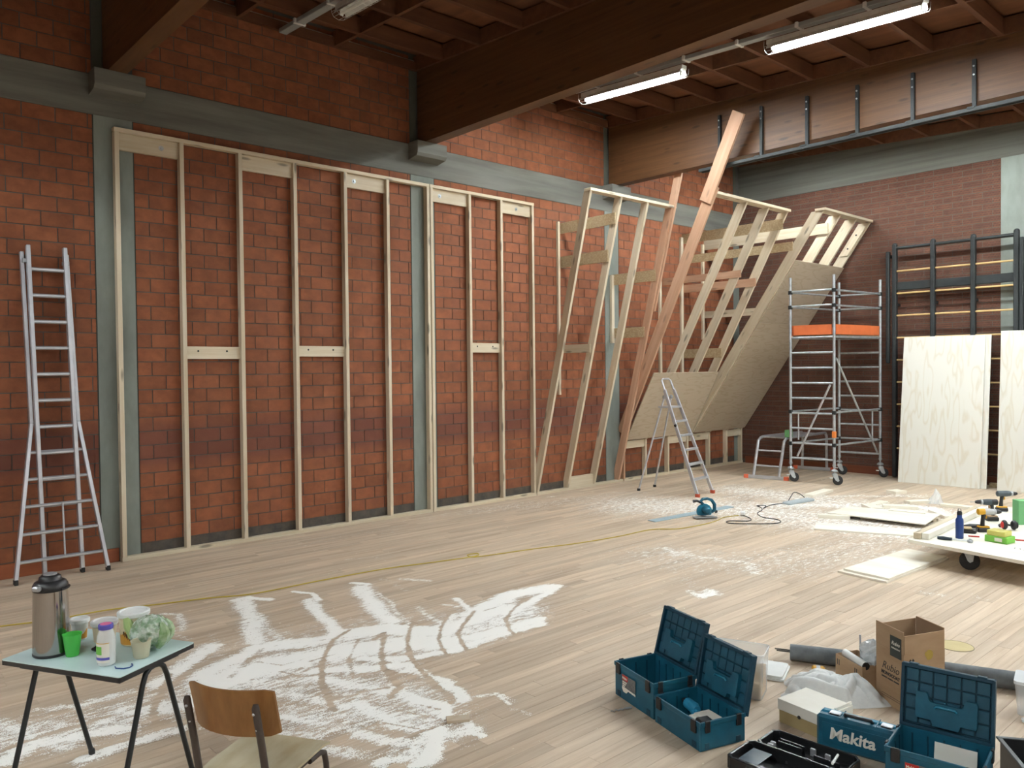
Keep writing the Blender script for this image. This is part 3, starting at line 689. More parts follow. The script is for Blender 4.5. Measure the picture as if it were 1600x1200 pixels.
# ---- sheets leaning on the rack
def leansheet(label, a, b, h, mt, dy, th=.018):
    a, b = Vector((a[0], a[1], .002)), Vector((b[0], b[1], .002)); X = (b - a).normalized(); nrm = Vector((-X.y, X.x, 0))
    up = (Vector((0, 0, h)) + nrm * dy).normalized()
    o = obj('plywood_board', G().box(0, (b - a).length, -th / 2, th / 2, 0, h, .001), mt)
    Y = up.cross(X); M = Matrix.Identity(4)
    for i in range(3): M[i][0] = X[i]; M[i][1] = Y[i]; M[i][2] = up[i]
    M.translation = a; o.matrix_world = M
    return tag(o, label, 'board', 'pale plywood boards leaning on the racks')
leansheet('pale plywood board leaning on the climbing rack, front of the pair', (3.43, 13.78), (4.655, 13.86), 2.46, PLYS, .32)
leansheet('pale plywood board leaning behind another, only its right edge showing', (3.50, 13.83), (4.73, 13.91), 2.46, PLYS, .30)
leansheet('pale plywood board leaning at the right edge of the picture', (4.89, 13.88), (6.12, 13.95), 2.50, PLYS, .22)
o = timber(None, 'wood_block', (4.69, 14.20, .035), (4.83, 14.21, .035), .09, .07, OSB); tag(o, 'small wood block on the floor between the leaning boards', 'block')
# ================================================================== SAWDUST AND SHAVINGS ON THE BOARDS
DM = bpy.data.materials.new('sawdust'); DM.use_nodes = True
nt = DM.node_tree; L = nt.links; P = nt.nodes['Principled BSDF']; P.inputs['Roughness'].default_value = .95; P.inputs['Specular IOR Level'].default_value = .1
P.inputs['Base Color'].default_value = (.93, .915, .86, 1)
at = nn(nt, 'ShaderNodeAttribute', attribute_name='cover'); ge = nn(nt, 'ShaderNodeNewGeometry')
mp = nn(nt, 'ShaderNodeMapping'); mp.inputs['Scale'].default_value = (34, 9, 9); L.new(ge.outputs['Position'], mp.inputs['Vector'])
n1 = nn(nt, 'ShaderNodeTexNoise'); n1.inputs['Scale'].default_value = 1; n1.inputs['Detail'].default_value = 7; n1.inputs['Roughness'].default_value = .7; L.new(mp.outputs[0], n1.inputs['Vector'])
n2 = nn(nt, 'ShaderNodeTexNoise'); n2.inputs['Scale'].default_value = 170; n2.inputs['Detail'].default_value = 2; L.new(ge.outputs['Position'], n2.inputs['Vector'])
m1 = nn(nt, 'ShaderNodeMath', operation='MULTIPLY_ADD'); L.new(n1.outputs[0], m1.inputs[0]); m1.inputs[1].default_value = 2.0; m1.inputs[2].default_value = -1.0
m2 = nn(nt, 'ShaderNodeMath', operation='MULTIPLY_ADD'); L.new(n2.outputs[0], m2.inputs[0]); m2.inputs[1].default_value = 1.3; m2.inputs[2].default_value = -.65
m3 = nn(nt, 'ShaderNodeMath', operation='ADD'); L.new(m1.outputs[0], m3.inputs[0]); L.new(m2.outputs[0], m3.inputs[1])
m4 = nn(nt, 'ShaderNodeMath', operation='ADD'); L.new(at.outputs['Fac'], m4.inputs[0]); L.new(m3.outputs[0], m4.inputs[1])
mr = nn(nt, 'ShaderNodeMapRange'); mr.inputs[1].default_value = .46; mr.inputs[2].default_value = .56; mr.inputs[4].default_value = 1; L.new(m4.outputs[0], mr.inputs[0])
mm = nn(nt, 'ShaderNodeMath', operation='MULTIPLY'); L.new(mr.outputs[0], mm.inputs[0])
mc = nn(nt, 'ShaderNodeMapRange'); mc.inputs[1].default_value = 0; mc.inputs[2].default_value = .12; L.new(at.outputs['Fac'], mc.inputs[0]); L.new(mc.outputs[0], mm.inputs[1])
L.new(mm.outputs[0], P.inputs['Alpha'])
DUST={'pos':[([(4.07,1.97),(3.99,2.34),(4.0,2.97),(4.28,3.45),(4.26,3.96),(4.16,4.32)],0.371,0.62),([(3.95,0.79),(4.07,1.13),(4.04,1.59),(4.2,2.03),(4.35,2.48),(4.99,2.73)],0.343,0.5),([(4.7,2.04),(5.11,2.47),(5.34,2.71)],0.257,0.5),([(3.36,2.12),(3.5,3.05),(3.86,3.89)],0.293,0.3),([(5.55,2.59),(5.54,2.27)],0.203,0.4),([(3.96,1.93),(3.9,2.25),(3.95,2.55),(4.06,2.94),(4.2,3.28),(4.4,3.48)],0.204,1),([(3.55,2.41),(3.69,2.84),(3.84,3.3),(4.2,3.57),(4.08,4.12),(4.1,4.38)],0.128,1),([(4.22,2.84),(4.47,3.1),(4.55,3.36),(4.52,3.8),(4.57,4.28)],0.064,0.9),([(4.16,2.44),(4.38,2.75),(4.56,3.03)],0.077,0.9),([(4.41,3.59),(4.45,3.93),(4.48,4.34)],0.078,1),([(4.01,4.04),(3.82,4.63),(3.87,5.06)],0.122,1),([(4.19,4.23),(4.05,4.72),(3.92,5.07)],0.066,0.9),([(2.31,2.85),(2.82,2.7),(3.43,2.47)],0.113,0.75),([(2.75,2.74),(3.22,2.66),(3.51,2.65)],0.079,0.5),([(2.25,2.79),(2.26,2.91),(2.48,3.02)],0.045,0.95),([(2.39,3.3),(2.55,3.38),(2.76,3.32)],0.034,1),([(2.71,3.26),(3.14,3.14),(3.62,3.01)],0.083,0.75),([(2.49,3.82),(2.65,3.9)],0.042,0.9),([(2.69,3.81),(3.21,3.59),(3.71,3.45)],0.12,0.8),([(2.91,3.83),(3.85,3.53)],0.043,0.5),([(3.64,3.0),(3.77,3.34),(4.18,3.65)],0.078,1),([(4.07,3.55),(4.06,3.68),(3.93,3.92)],0.07,0.8),([(3.56,3.82),(4.02,3.71)],0.052,0.5),([(3.55,4.21),(3.92,4.08),(3.95,4.23)],0.048,0.8),([(3.62,4.01),(3.84,4.11)],0.032,0.5),([(4.35,2.97),(4.61,3.0),(4.72,3.02)],0.043,0.8),([(4.01,1.91),(4.17,1.73),(4.14,1.57),(4.0,1.42)],0.115,0.75),([(3.7,1.66),(3.51,1.93),(3.26,2.2)],0.096,0.8),([(3.8,1.91),(3.67,2.17),(3.55,2.5)],0.114,0.9),([(4.2,0.75),(4.09,0.94),(4.15,1.11),(4.26,1.34)],0.09,0.75),([(3.67,0.83),(3.98,0.93),(4.29,1.05)],0.07,0.6),([(4.49,1.06),(4.43,1.29),(4.46,1.55)],0.075,0.7),([(3.63,1.03),(3.74,1.21),(3.7,1.51)],0.062,0.55),([(2.22,2.19),(2.36,2.29),(2.76,2.19)],0.051,0.5),([(2.68,2.11),(2.99,2.12)],0.048,0.35),([(3.0,2.33),(3.42,2.18)],0.038,0.3),([(4.38,2.16),(4.66,2.31),(4.94,2.41),(5.21,2.58)],0.084,0.6),([(4.35,2.48),(4.68,2.61),(4.99,2.73),(5.25,2.73)],0.094,0.75),([(4.45,2.9),(4.69,2.99),(4.96,3.05)],0.059,0.7),([(4.97,2.99),(5.12,3.0),(5.26,2.94)],0.063,0.95),([(4.86,2.45),(5.23,2.48),(5.53,2.57)],0.087,0.75),([(4.99,2.73),(5.24,2.79),(5.36,2.74)],0.06,0.9),([(5.22,2.24),(5.5,2.38),(5.55,2.59),(5.6,2.75)],0.076,0.7),([(5.47,2.61),(5.62,2.45),(5.71,2.31)],0.074,0.9),([(5.55,2.18),(5.59,2.32)],0.079,0.7),([(5.52,2.78),(5.61,2.71),(5.67,2.74)],0.035,0.8),([(5.29,3.04),(5.33,3.15),(5.46,3.15)],0.035,0.55),([(5.32,3.14),(5.48,3.1)],0.023,0.7),([(5.55,3.06),(5.64,3.08)],0.033,0.4),([(4.51,1.71),(4.76,1.86),(5.03,2.03),(5.1,2.23)],0.121,0.5),([(4.7,2.04),(4.93,2.16)],0.066,0.7),([(5.16,1.96),(5.4,2.12)],0.08,0.55),([(2.71,4.24),(2.94,4.38)],0.06,0.5),([(2.58,4.11),(3.11,4.04)],0.059,0.3),([(3.5,3.77),(3.12,3.77)],0.087,0.25),([(4.21,2.65),(4.37,2.9),(4.63,2.78),(4.5,2.49)],0.059,0.5)],'neg':[([(3.65,3.11),(3.76,2.91),(3.96,2.74),(4.15,2.6),(4.45,2.44),(4.7,2.35),(4.84,2.3)],0.03,1),([(4.11,2.47),(4.2,2.29),(4.15,2.59)],0.025,0.6),([(3.79,2.31),(3.97,2.4),(3.98,2.68)],0.013,0.6),([(4.03,2.56),(4.04,2.79)],0.011,0.7),([(3.75,3.66),(3.97,3.44),(4.19,3.27),(4.42,3.13),(4.66,3.04),(4.94,2.96),(5.14,2.91)],0.031,0.95),([(3.87,3.9),(4.08,3.66),(4.3,3.47),(4.48,3.37),(4.67,3.3)],0.024,0.95),([(3.95,4.1),(4.17,3.8),(4.29,3.66),(4.47,3.55),(4.71,3.44)],0.029,0.95),([(4.02,4.56),(4.16,4.32),(4.29,4.14),(4.5,3.99),(4.76,3.89)],0.025,0.9),([(4.0,4.15),(4.0,4.28)],0.021,0.6),([(3.97,3.13),(3.9,3.26),(4.23,3.02),(4.49,2.87),(4.83,2.77),(4.91,2.64)],0.039,0.8),([(4.78,2.71),(4.71,2.54)],0.028,0.6),([(3.89,3.04),(4.18,2.79),(4.49,2.64)],0.022,0.6),([(3.61,1.79),(3.89,1.64),(4.1,1.53),(4.38,1.46)],0.035,0.9),([(3.71,1.82),(3.6,1.94),(3.42,2.14)],0.03,0.5),([(3.58,2.44),(3.94,2.06)],0.052,0.45),([(4.04,0.89),(4.02,1.08),(4.01,1.31)],0.036,0.6),([(4.42,0.99),(4.39,1.21),(4.4,1.37)],0.031,0.6),([(4.0,1.42),(3.97,1.65)],0.035,0.5),([(4.07,0.77),(4.04,0.89)],0.027,0.6),([(5.41,2.44),(5.43,2.69)],0.021,0.6),([(5.18,2.42),(5.4,2.53)],0.014,0.6),([(5.1,2.7),(5.27,2.76)],0.011,0.6),([(5.09,2.57),(5.33,2.67)],0.011,0.6),([(3.58,2.54),(3.64,2.71),(3.83,3.08)],0.014,0.5),([(4.07,2.35),(4.24,2.4),(4.37,2.66)],0.017,0.6),([(4.42,2.53),(4.62,2.89)],0.012,0.5),([(4.35,2.48),(4.63,2.41)],0.016,0.5)],'far':[([(1.79,8.95),(2.89,9.68),(4.24,9.73),(5.15,9.8)],0.93,0.5),([(3.91,6.72),(4.79,7.23),(5.21,8.45)],0.6,0.36),([(0.04,6.18),(0.55,7.59),(1.02,9.14)],0.405,0.34),([(1.95,11.18),(3.59,11.09),(4.84,11.25)],0.562,0.5),([(0.52,4.16),(0.69,5.34)],0.304,0.22),([(3.73,6.96),(4.19,7.0),(4.61,7.05),(4.9,6.81)],0.105,0.55),([(4.83,5.81),(5.04,5.74),(5.01,5.99)],0.067,0.85),([(4.52,6.1),(4.91,6.03)],0.082,0.35),([(3.54,6.76),(3.97,6.86)],0.062,0.4),([(4.19,6.44),(4.55,6.8)],0.153,0.3),([(-0.09,6.06),(0.02,6.85),(0.21,7.4)],0.126,0.35),([(-0.59,6.62),(-0.45,7.71),(-0.25,8.6)],0.117,0.4),([(-0.15,7.84),(0.27,8.66)],0.098,0.5),([(1.66,4.24),(1.82,4.61)],0.061,0.3),([(0.68,8.24),(0.77,9.58),(1.13,9.93)],0.119,0.35),([(1.85,9.01),(2.12,10.05),(2.64,10.97)],0.19,0.4),([(1.54,11.26),(2.56,11.49)],0.124,0.35),([(3.07,10.21),(3.71,10.84),(4.34,11.45)],0.199,0.6),([(3.12,11.43),(3.73,12.03),(4.27,12.55)],0.135,0.5),([(3.96,9.45),(4.19,9.85)],0.082,0.4),([(4.93,8.61),(5.32,9.0)],0.085,0.45),([(5.06,7.89),(5.25,8.08)],0.06,0.4),([(4.46,11.58),(5.01,11.43)],0.123,0.7),([(-0.33,4.33),(-0.24,4.98)],0.081,0.2),([(1.96,3.64),(2.01,4.04)],0.088,0.2),([(4.24,5.34),(4.38,5.8)],0.047,0.15),([(6.25,7.26),(6.54,7.29)],0.055,0.35),([(6.58,7.47),(6.82,7.32)],0.054,0.3)]}

def seg_d(X, Y, pts):
    d = np.full(X.shape, 1e9)
    for (ax, ay), (bx_, by_) in zip(pts[:-1], pts[1:]):
        vx, vy = bx_ - ax, by_ - ay; l2 = vx * vx + vy * vy + 1e-9
        t_ = np.clip(((X - ax) * vx + (Y - ay) * vy) / l2, 0, 1)
        d = np.minimum(d, np.hypot(X - ax - t_ * vx, Y - ay - t_ * vy))
    return d
def dust(name, x0, x1, y0, y1, step, pos, neg, base, wob, soft, label, gain=1):
    nx, ny = int((x1 - x0) / step) + 1, int((y1 - y0) / step) + 1
    X, Y = np.meshgrid(np.linspace(x0, x1, nx), np.linspace(y0, y1, ny), indexing='ij')
    wx = wob * (np.sin(X * 9.1 + Y * 5.3) + .6 * np.sin(Y * 17.7 - X * 11)); wy = wob * (np.sin(Y * 8.3 - X * 6.1) + .6 * np.sin(X * 19.3 + Y * 13))
    C = np.zeros_like(X) + base
    for pts, w_, s_ in pos:
        d = seg_d(X + wx, Y + wy, pts) / (w_ * soft); C = np.maximum(C, s_ * gain * np.exp(-np.power(d, 2.4)))
    H = C.copy()
    for pts, w_, s_ in neg:
        d0 = seg_d(X, Y, pts); d = d0 / (w_ * .55)
        C *= 1 - s_ * np.exp(-np.power(d, 4)); H = H * (1 - s_ * np.exp(-np.power(d, 4))) + .7 * H * np.exp(-np.power((d0 - w_ * .8) / (w_ * .3), 2))
    Z = .0008 + H * .003
    vs = np.stack([X, Y, Z], -1).reshape(-1, 3)
    idx = np.arange(nx * ny).reshape(nx, ny); a, b, c, d = idx[:-1, :-1], idx[1:, :-1], idx[1:, 1:], idx[:-1, 1:]
    keep = (np.maximum.reduce([C[:-1, :-1], C[1:, :-1], C[1:, 1:], C[:-1, 1:]]) > .03)
    fs = np.stack([a[keep], b[keep], c[keep], d[keep]], -1)
    used = np.unique(fs); rm = np.zeros(nx * ny, int); rm[used] = np.arange(len(used))
    me = bpy.data.meshes.new(name); me.from_pydata(vs[used].tolist(), [], rm[fs].tolist())
    at_ = me.attributes.new('cover', 'FLOAT', 'POINT'); at_.data.foreach_set('value', C.reshape(-1)[used].astype(np.float32))
    me.polygons.foreach_set('use_smooth', [True] * len(me.polygons))
    me.materials.append(DM); o = bpy.data.objects.new(name, me); COL.objects.link(o); o['kind'] = 'stuff'; o['label'] = label; o['category'] = 'sawdust'
dust('sawdust', 1.6, 6.9, .2, 7.2, .016, DUST['pos'], DUST['neg'], 0, .012, .95, 'thick pale sawdust swept into curved tracks on the floor', 1.12)
dust('fine_sawdust', .3, 8.2, 3.0, 13.9, .05, DUST['far'], [], .0, .05, 1.2, 'thin film of pale sawdust around the cutting place')
# loose shavings: hundreds of crumbs, one object
g = G(); rs = random.Random(3)
def crumbs(n, cx, cy, sx, sy, s0, s1):
    for _ in range(n):
        x, y = rs.gauss(cx, sx), rs.gauss(cy, sy); s_ = rs.uniform(s0, s1); a = rs.uniform(0, PI)
        if y > 13.8 or x < .3: continue
        M = Matrix.Translation((x, y, .0015)) @ Matrix.Rotation(a, 4, 'Z') @ Matrix.Rotation(rs.uniform(-.2, .2), 4, 'X')
        g.add([M @ Vector(v) for v in ((-s_, -s_ * .4, 0), (s_, -s_ * .3, 0), (s_ * .8, s_ * .5, .0), (-s_ * .7, s_ * .4, .0), (0, 0, s_ * .35))], [(0, 1, 4), (1, 2, 4), (2, 3, 4), (3, 0, 4), (3, 2, 1, 0)])
crumbs(260, 4.6, 6.6, .75, 1.0, .005, .013); crumbs(110, 6.6, 5.6, .8, .9, .004, .010); crumbs(70, 5.6, 3.6, .8, .8, .004, .008); crumbs(120, 3.4, 9.5, 1.0, 1.4, .006, .015); crumbs(60, 2, 4, 1, 1.5, .005, .01)
o = obj('wood_shavings', g, mat('shavings', (.85, .79, .66), (.78, .70, .55), rough=.9, sc=(9, 9, 9))); o['kind'] = 'stuff'; o['label'] = 'pale crumbs of wood scattered over the floor'; o['category'] = 'shavings'
# ================================================================== OFFCUTS, SHEETS AND CABLES ON THE FLOOR
def flat(name, label, q, th, z=0.0, mt=PLYW, cat='offcut', group='offcuts on the floor'):
    """flat piece: q = corners seen from above (its top face), th thick, lying at height z"""
    cx = sum(p[0] for p in q) / len(q); cy = sum(p[1] for p in q) / len(q)
    o = obj(name, G().prism([(p[0] - cx, p[1] - cy) for p in q], 0, th), mt, None, (cx, cy, z + .001)); return tag(o, label, cat, group)
def plank_on(name, label, a, b, w_, th, z=0, mt=PLYW, tilt=0, cat='offcut', group='offcuts on the floor'):
    o = timber(None, name, (a[0], a[1], z + th / 2 + .001), (b[0], b[1], z + th / 2 + .001 + tilt), w_, th, mt); return tag(o, label, cat, group)
plank_on('offcut', 'white-looking board offcut lying alone near the black cable', (3.13, 11.27), (3.09, 12.0), .15, .04)
plank_on('offcut', 'short square offcut farthest back on the floor', (3.86, 12.45), (3.94, 12.66), .19, .045)
plank_on('offcut', 'thin offcut leaning against two others in the middle of the pile', (4.10, 11.25), (4.10, 11.62), .12, .02, .0)
plank_on('offcut', 'thick tan-ended offcut at the left of the loose pile', (4.34, 10.84), (4.10, 11.08), .17, .045)
plank_on('offcut', 'long block offcut lying crosswise in the middle of the pile', (4.28, 11.15), (4.66, 11.36), .16, .045)
plank_on('offcut', 'pale offcut behind the crosswise block', (4.38, 11.72), (4.60, 12.08), .14, .04)
plank_on('offcut', 'long pale offcut beside the crumpled film', (4.80, 11.84), (5.20, 11.84), .14, .04)
plank_on('offcut', 'narrow rail lying under the raised sheet, at its left end', (4.00, 9.84), (4.34, 10.02), .09, .05)
plank_on('offcut', 'wide strip of board lying nearest the camera in front of the raised sheet', (4.25, 9.27), (5.42, 9.76), .40, .018)
plank_on('offcut', 'pale offcut behind the timber on the trolley', (4.90, 11.28), (5.24, 10.92), .16, .04)
plank_on('offcut', 'thin spacer under the raised sheet', (4.42, 10.14), (4.60, 10.22), .08, .045, mt=PINE)
plank_on('offcut', 'thin spacer under the far end of the raised sheet', (4.98, 10.72), (5.16, 10.62), .08, .045, mt=PINE)
flat('plywood_offcut', 'large white sheet offcut raised on spacers in the middle of the pile', [(4.06, 9.98), (4.05, 10.62), (5.12, 10.90), (5.24, 10.06)], .012, .0465)
plank_on('offcut', 'thin pale strip lying on the raised sheet', (4.55, 10.72), (4.98, 10.80), .14, .012, .060)
flat('plywood_sheet', 'white sheet lying flat before the trolley wheel, top of two', [(5.475, 7.42), (5.565, 8.70), (5.975, 8.63), (5.925, 7.36)], .018, .0195, PLYW, 'board', 'two flat sheets before the trolley')
flat('plywood_sheet', 'white sheet lying flat before the trolley wheel, under the other', [(5.44, 7.37), (5.54, 8.72), (5.985, 8.66), (5.925, 7.31)], .018, 0, PLYW, 'board', 'two flat sheets before the trolley')
g = G(); rs = random.Random(5)
mm_ = 9; vs = []; fs = []
for i in range(mm_):
    for j in range(mm_):
        r_ = math.hypot(i - 4, j - 4) / 4
        vs.append((.028 * (i - 4) + rs.uniform(-.01, .01), .028 * (j - 4) + rs.uniform(-.01, .01), max(.002, .20 * max(0, 1 - r_) ** 1.5 + rs.uniform(0, .05) * (r_ < 1))))
fs = [(i * mm_ + j, (i + 1) * mm_ + j, (i + 1) * mm_ + j + 1, i * mm_ + j + 1) for i in range(mm_ - 1) for j in range(mm_ - 1)]
FILM = mat('clear_film', (.85, .90, .92), rough=.25, alpha=.42)
o = obj('plastic_film', G().add(vs, fs), FILM, None, (4.66, 12.02, .002), smooth=False); tag(o, 'crumpled clear plastic film standing among the offcuts', 'film')
o = timber(None, 'offcut', (5.41, 2.69, .010), (5.48, 2.80, .010), .065, .018, PLY); tag(o, 'tiny wood offcut lying alone in the sawdust, right of the chair', 'offcut', 'offcuts on the floor')
# drill bit on the floor
g = G(); hel = [(i * .13 / 26, .0035 * math.cos(i * 1.1), .006 + .0035 * math.sin(i * 1.1)) for i in range(20)]
t = thing('drill_bit', 'steel drill bit lying on the floor beside the two open teal boxes', 'drill bit', (5.972, 3.45, .002), math.atan2(.12, .045))
obj('shank', G().tube([(.095, 0, .007), (.135, 0, .007)], .006, 8), STEEL, t); obj('flute', G().tube(hel, .004, 6), STEEL, t)
# circular saw with guide rail
o = timber(None, 'guide_rail', (2.63, 8.13, .006), (2.76, 9.75, .006), .13, .01, mat('pale_blue_rail', (.42, .56, .62), (.38, .51, .57), rough=.4, metal=.3, sc=(3, 9, 9))); tag(o, 'pale blue-grey guide rail lying under the circular saw', 'rail')
t = thing('circular_saw', 'teal handheld circular saw resting on the floor', 'saw', (2.98, 8.80, .0125), math.radians(55))
obj('base_plate', G().box(-.15, .14, -.075, .075, 0, .006, .002).box(-.15, .14, -.075, -.07, 0, .02), STEEL, t)
obj('blade_guard', G().prism([(.10 * math.cos(a), .10 * math.sin(a)) for a in [i * PI / 12 for i in range(-2, 15)]], -.03, .0, Matrix(((1, 0, 0, 0), (0, 0, -1, .01), (0, 1, 0, .075), (0, 0, 0, 1)))), TEALL, t)
obj('blade', G().lathe([(.082, -.001), (.082, .001), (0, .002)], 24, M=Matrix.Translation((0, .046, .084)) @ Matrix.Rotation(PI / 2, 4, 'X')), STEEL, t)
obj('motor', G().lathe([(.03, 0), (.047, .01), (.05, .06), (.045, .11), (.03, .13)], 16, M=Matrix.Translation((0, -.0, .10)) @ Matrix.Rotation(PI / 2, 4, 'X')), TEAL, t, smooth=True)
obj('handle', G().tube([(-.02, .02, .17), (-.05, .02, .205), (-.02, .02, .235), (.04, .02, .24), (.10, .02, .22), (.14, .02, .16), (.14, .02, .09), (.10, .02, .06)], [.02, .022, .021, .02, .021, .024, .024, .02], 8), TEAL, t, smooth=True)
obj('front_grip', G().tube([(-.04, .02, .19), (-.10, .02, .215), (-.15, .02, .21)], [.017, .017, .021], 8), BLK, t, smooth=True)
obj('depth_knob', G().lathe([(.02, 0), (.02, .02), (.012, .03)], 10, M=Matrix.Translation((.16, .05, .06)) @ Matrix.Rotation(PI / 2, 4, 'Y')), BLK, t)
def cable(name, label, pts, r, mt, cat='cable', z=None):
    P_ = [Vector((p[0], p[1], (p[2] if len(p) > 2 else 0) + r + .001)) for p in pts]; out = []
    for i in range(len(P_) - 1):
        a, b, c, d = P_[max(i - 1, 0)], P_[i], P_[i + 1], P_[min(i + 2, len(P_) - 1)]
        for k in range(6):
            u = k / 6; out.append(.5 * ((2 * b) + (c - a) * u + (2 * a - 5 * b + 4 * c - d) * u * u + (3 * b - a - 3 * c + d) * u ** 3))
    out.append(P_[-1])
    for v in out: v.z = max(v.z, r + .001)
    return tag(obj(name, G().tube(out, r, 6), mt, smooth=True), label, cat)
YEL = mat('yellow_cable', (.55, .42, .07), (.48, .36, .05), rough=.5)
cable('extension_lead', 'long yellow extension cord running across the floor', [(1.55, .6), (1.67, 1.163), (1.773, 1.496), (1.80, 1.9), (1.937, 2.282), (2.05, 2.65), (2.20, 3.002), (2.22, 3.6), (2.278, 4.313), (2.42, 4.9), (2.50, 5.3), (2.42, 5.40), (2.40, 5.28), (2.52, 5.27), (2.60, 5.55), (2.70, 6.0), (2.836, 6.498), (2.93, 7.1), (2.96, 7.7), (3.16, 7.97), (3.22, 8.42), (3.20, 8.75), (3.14, 9.0), (3.20, 9.25)], .0055, YEL)
cable('saw_cable', 'black cable lying in loops on the floor beside the circular saw', [(3.23, 9.30), (3.43, 9.16), (3.50, 9.0), (3.33, 8.84), (3.36, 8.72), (3.50, 8.75), (3.79, 9.04), (3.82, 9.22), (3.70, 9.34), (3.50, 9.35), (3.30, 9.55), (3.22, 9.80), (3.10, 9.98), (2.99, 10.06), (3.07, 10.16), (3.16, 9.95), (3.10, 10.25), (3.16, 10.55), (3.10, 10.8, .05), (3.02, 11.05, .08), (3.06, 11.15, .05), (3.12, 11.18, .0)], .006, BLK)
o = obj('cable_socket', G().box(-.03, .03, -.05, .05, 0, .05, .012), WHITE, None, (3.24, 9.285, .012), (0, 0, .5)); tag(o, 'white cable socket joining the yellow cord and the black cable', 'socket')
o = timber(None, 'dust_hose_plate', (3.22, 10.45, .02), (3.30, 11.02, .02), .13, .035, mat('pale_grey_plastic', (.42, .48, .50), (.38, .44, .46), rough=.5), ch=.008); tag(o, 'pale grey flat sleeve lying by the end of the black cable', 'sleeve')
# ================================================================== TROLLEY AND WHAT IS ON IT
ZD = .23
t = thing('flat_trolley', 'flat trolley of pale plywood on black castors, cut by the right edge', 'trolley', (6.35, 9.4, 0))
tx, ty = t.location.x, t.location.y
obj('deck', G().prism([(5.74 - tx, 8.26 - ty), (6.98 - tx, 8.03 - ty), (7.05 - tx, 10.85 - ty), (5.66 - tx, 11.0 - ty)], ZD - .032, ZD), PLYW, t)
for x, y, r in ((6.26, 8.36, .5), (6.85, 8.30, 2), (6.0, 10.6, .3), (6.8, 10.5, 1)):
    q = (x - tx, y - ty, 0)
    c = obj('castor', G().box(-.055, .055, -.045, .045, .190, .197, .002).prism([(-.05, .19), (.05, .19), (.035, .09), (.01, .075), (-.01, .09)], -.036, -.03, Matrix(((1, 0, 0, 0), (0, 0, 1, 0), (0, 1, 0, 0), (0, 0, 0, 1)))).prism([(-.05, .19), (.05, .19), (.035, .09), (.01, .075), (-.01, .09)], .03, .036, Matrix(((1, 0, 0, 0), (0, 0, 1, 0), (0, 1, 0, 0), (0, 0, 0, 1)))), STEEL, t, q, (0, 0, r))
    obj('wheel', G().lathe([(.03, -.026), (.078, -.024), (.088, -.016), (.09, 0), (.088, .016), (.078, .024), (.03, .026)], 22, M=Matrix.Translation((.012, 0, .0905)) @ Matrix.Rotation(PI / 2, 4, 'X')), RUB, c, smooth=True)
o = timber(None, 'timber_beam', (5.80, 8.33, ZD + .033), (5.70, 10.40, ZD + .033), .065, .06, PINE); tag(o, 'pale timber lying along the trolley edge, outer of two', 'timber', 'two timbers on the trolley')
o = timber(None, 'timber_beam', (5.868, 8.36, ZD + .033), (5.768, 10.42, ZD + .033), .065, .06, PAPER); tag(o, 'whiter timber lying along the trolley, inner of two', 'timber', 'two timbers on the trolley')
BLUE = mat('blue_enamel', (.012, .05, .22), (.01, .042, .19), rough=.35)
t = thing('water_bottle', 'dark blue metal water bottle standing on the trolley', 'bottle', (6.08, 8.67, ZD + .001))
obj('body', G().lathe([(.034, 0), (.037, .004), (.037, .18), (.034, .195), (.024, .21), (.023, .235)], 20), BLUE, t, smooth=True)
obj('cap', G().lathe([(.023, .235), (.024, .24), (.024, .262), (.017, .275), (.006, .278)], 16), BLK, t, smooth=True)
obj('cap_loop', G().tube([(-.015, 0, .27), (-.012, 0, .295), (.012, 0, .295), (.015, 0, .27)], .004, 6), BLK, t, smooth=True)
YP = mat('yellow_plastic', (.62, .33, .02), (.55, .28, .015), rough=.45)
GREY = mat('grey_metal', (.42, .43, .44), (.36, .37, .38), rough=.4, metal=.5)
def drill(label, loc, rz, body, tail, base, group='cordless drills on the trolley', stand=True):
    t = thing('cordless_drill', label, 'drill', loc, rz, group); t.location = loc
    X = Matrix.Rotation(PI / 2, 4, 'Y')
    obj('motor_housing', G().lathe([(.022, -.10), (.033, -.092), (.034, -.03), (.034, -.03)], 14, M=Matrix.Translation((0, 0, .21)) @ X), tail, t, smooth=True)
    obj('gearbox', G().lathe([(.034, -.03), (.035, .01), (.031, .05), (.027, .06)], 14, M=Matrix.Translation((0, 0, .21)) @ X), body, t, smooth=True)
    obj('clutch_ring', G().lathe([(.028, .06), (.030, .065), (.030, .08), (.025, .083)], 14, M=Matrix.Translation((0, 0, .21)) @ X), GREY, t, smooth=True)
    obj('chuck', G().lathe([(.023, .083), (.023, .11), (.014, .135), (.010, .137)], 12, M=Matrix.Translation((0, 0, .21)) @ X), BLK, t, smooth=True)
    obj('bit', G().tube([(.13, 0, .21), (.19, 0, .21)], .0035, 6), STEEL, t)
    obj('grip', G().tube([(-.035, 0, .19), (-.045, 0, .13), (-.05, 0, .055)], [.024, .019, .023], 10), BLK, t, smooth=True)
    obj('trigger', G().box(-.028, -.005, -.010, .010, .14, .175, .004), base, t)
    obj('battery', G().box(-.105, .02, -.036, .036, .0, .045, .008), BLK, t); obj('battery_shoe', G().box(-.095, .015, -.03, .03, .045, .062, .006), base, t)
drill('yellow and black cordless drill standing in front of the other two on the trolley', (6.17, 9.20, ZD + .001), math.radians(42), GREY, YP, YP)
drill('dark cordless drill with its chuck to the left, behind the yellow one', (5.98, 9.85, ZD + .001), math.radians(222), mat('slate_plastic', (.05, .065, .075), (.04, .052, .06), rough=.5), BLK, CARD)
drill('dark impact driver standing farthest back on the trolley', (5.93, 10.62, ZD + .001), math.radians(45), MATS['slate_plastic'], MATS['slate_plastic'], YP)
GRN = mat('green_card_pale', (.17, .45, .20), (.15, .40, .17), rough=.7, sc=(4, 4, 4))
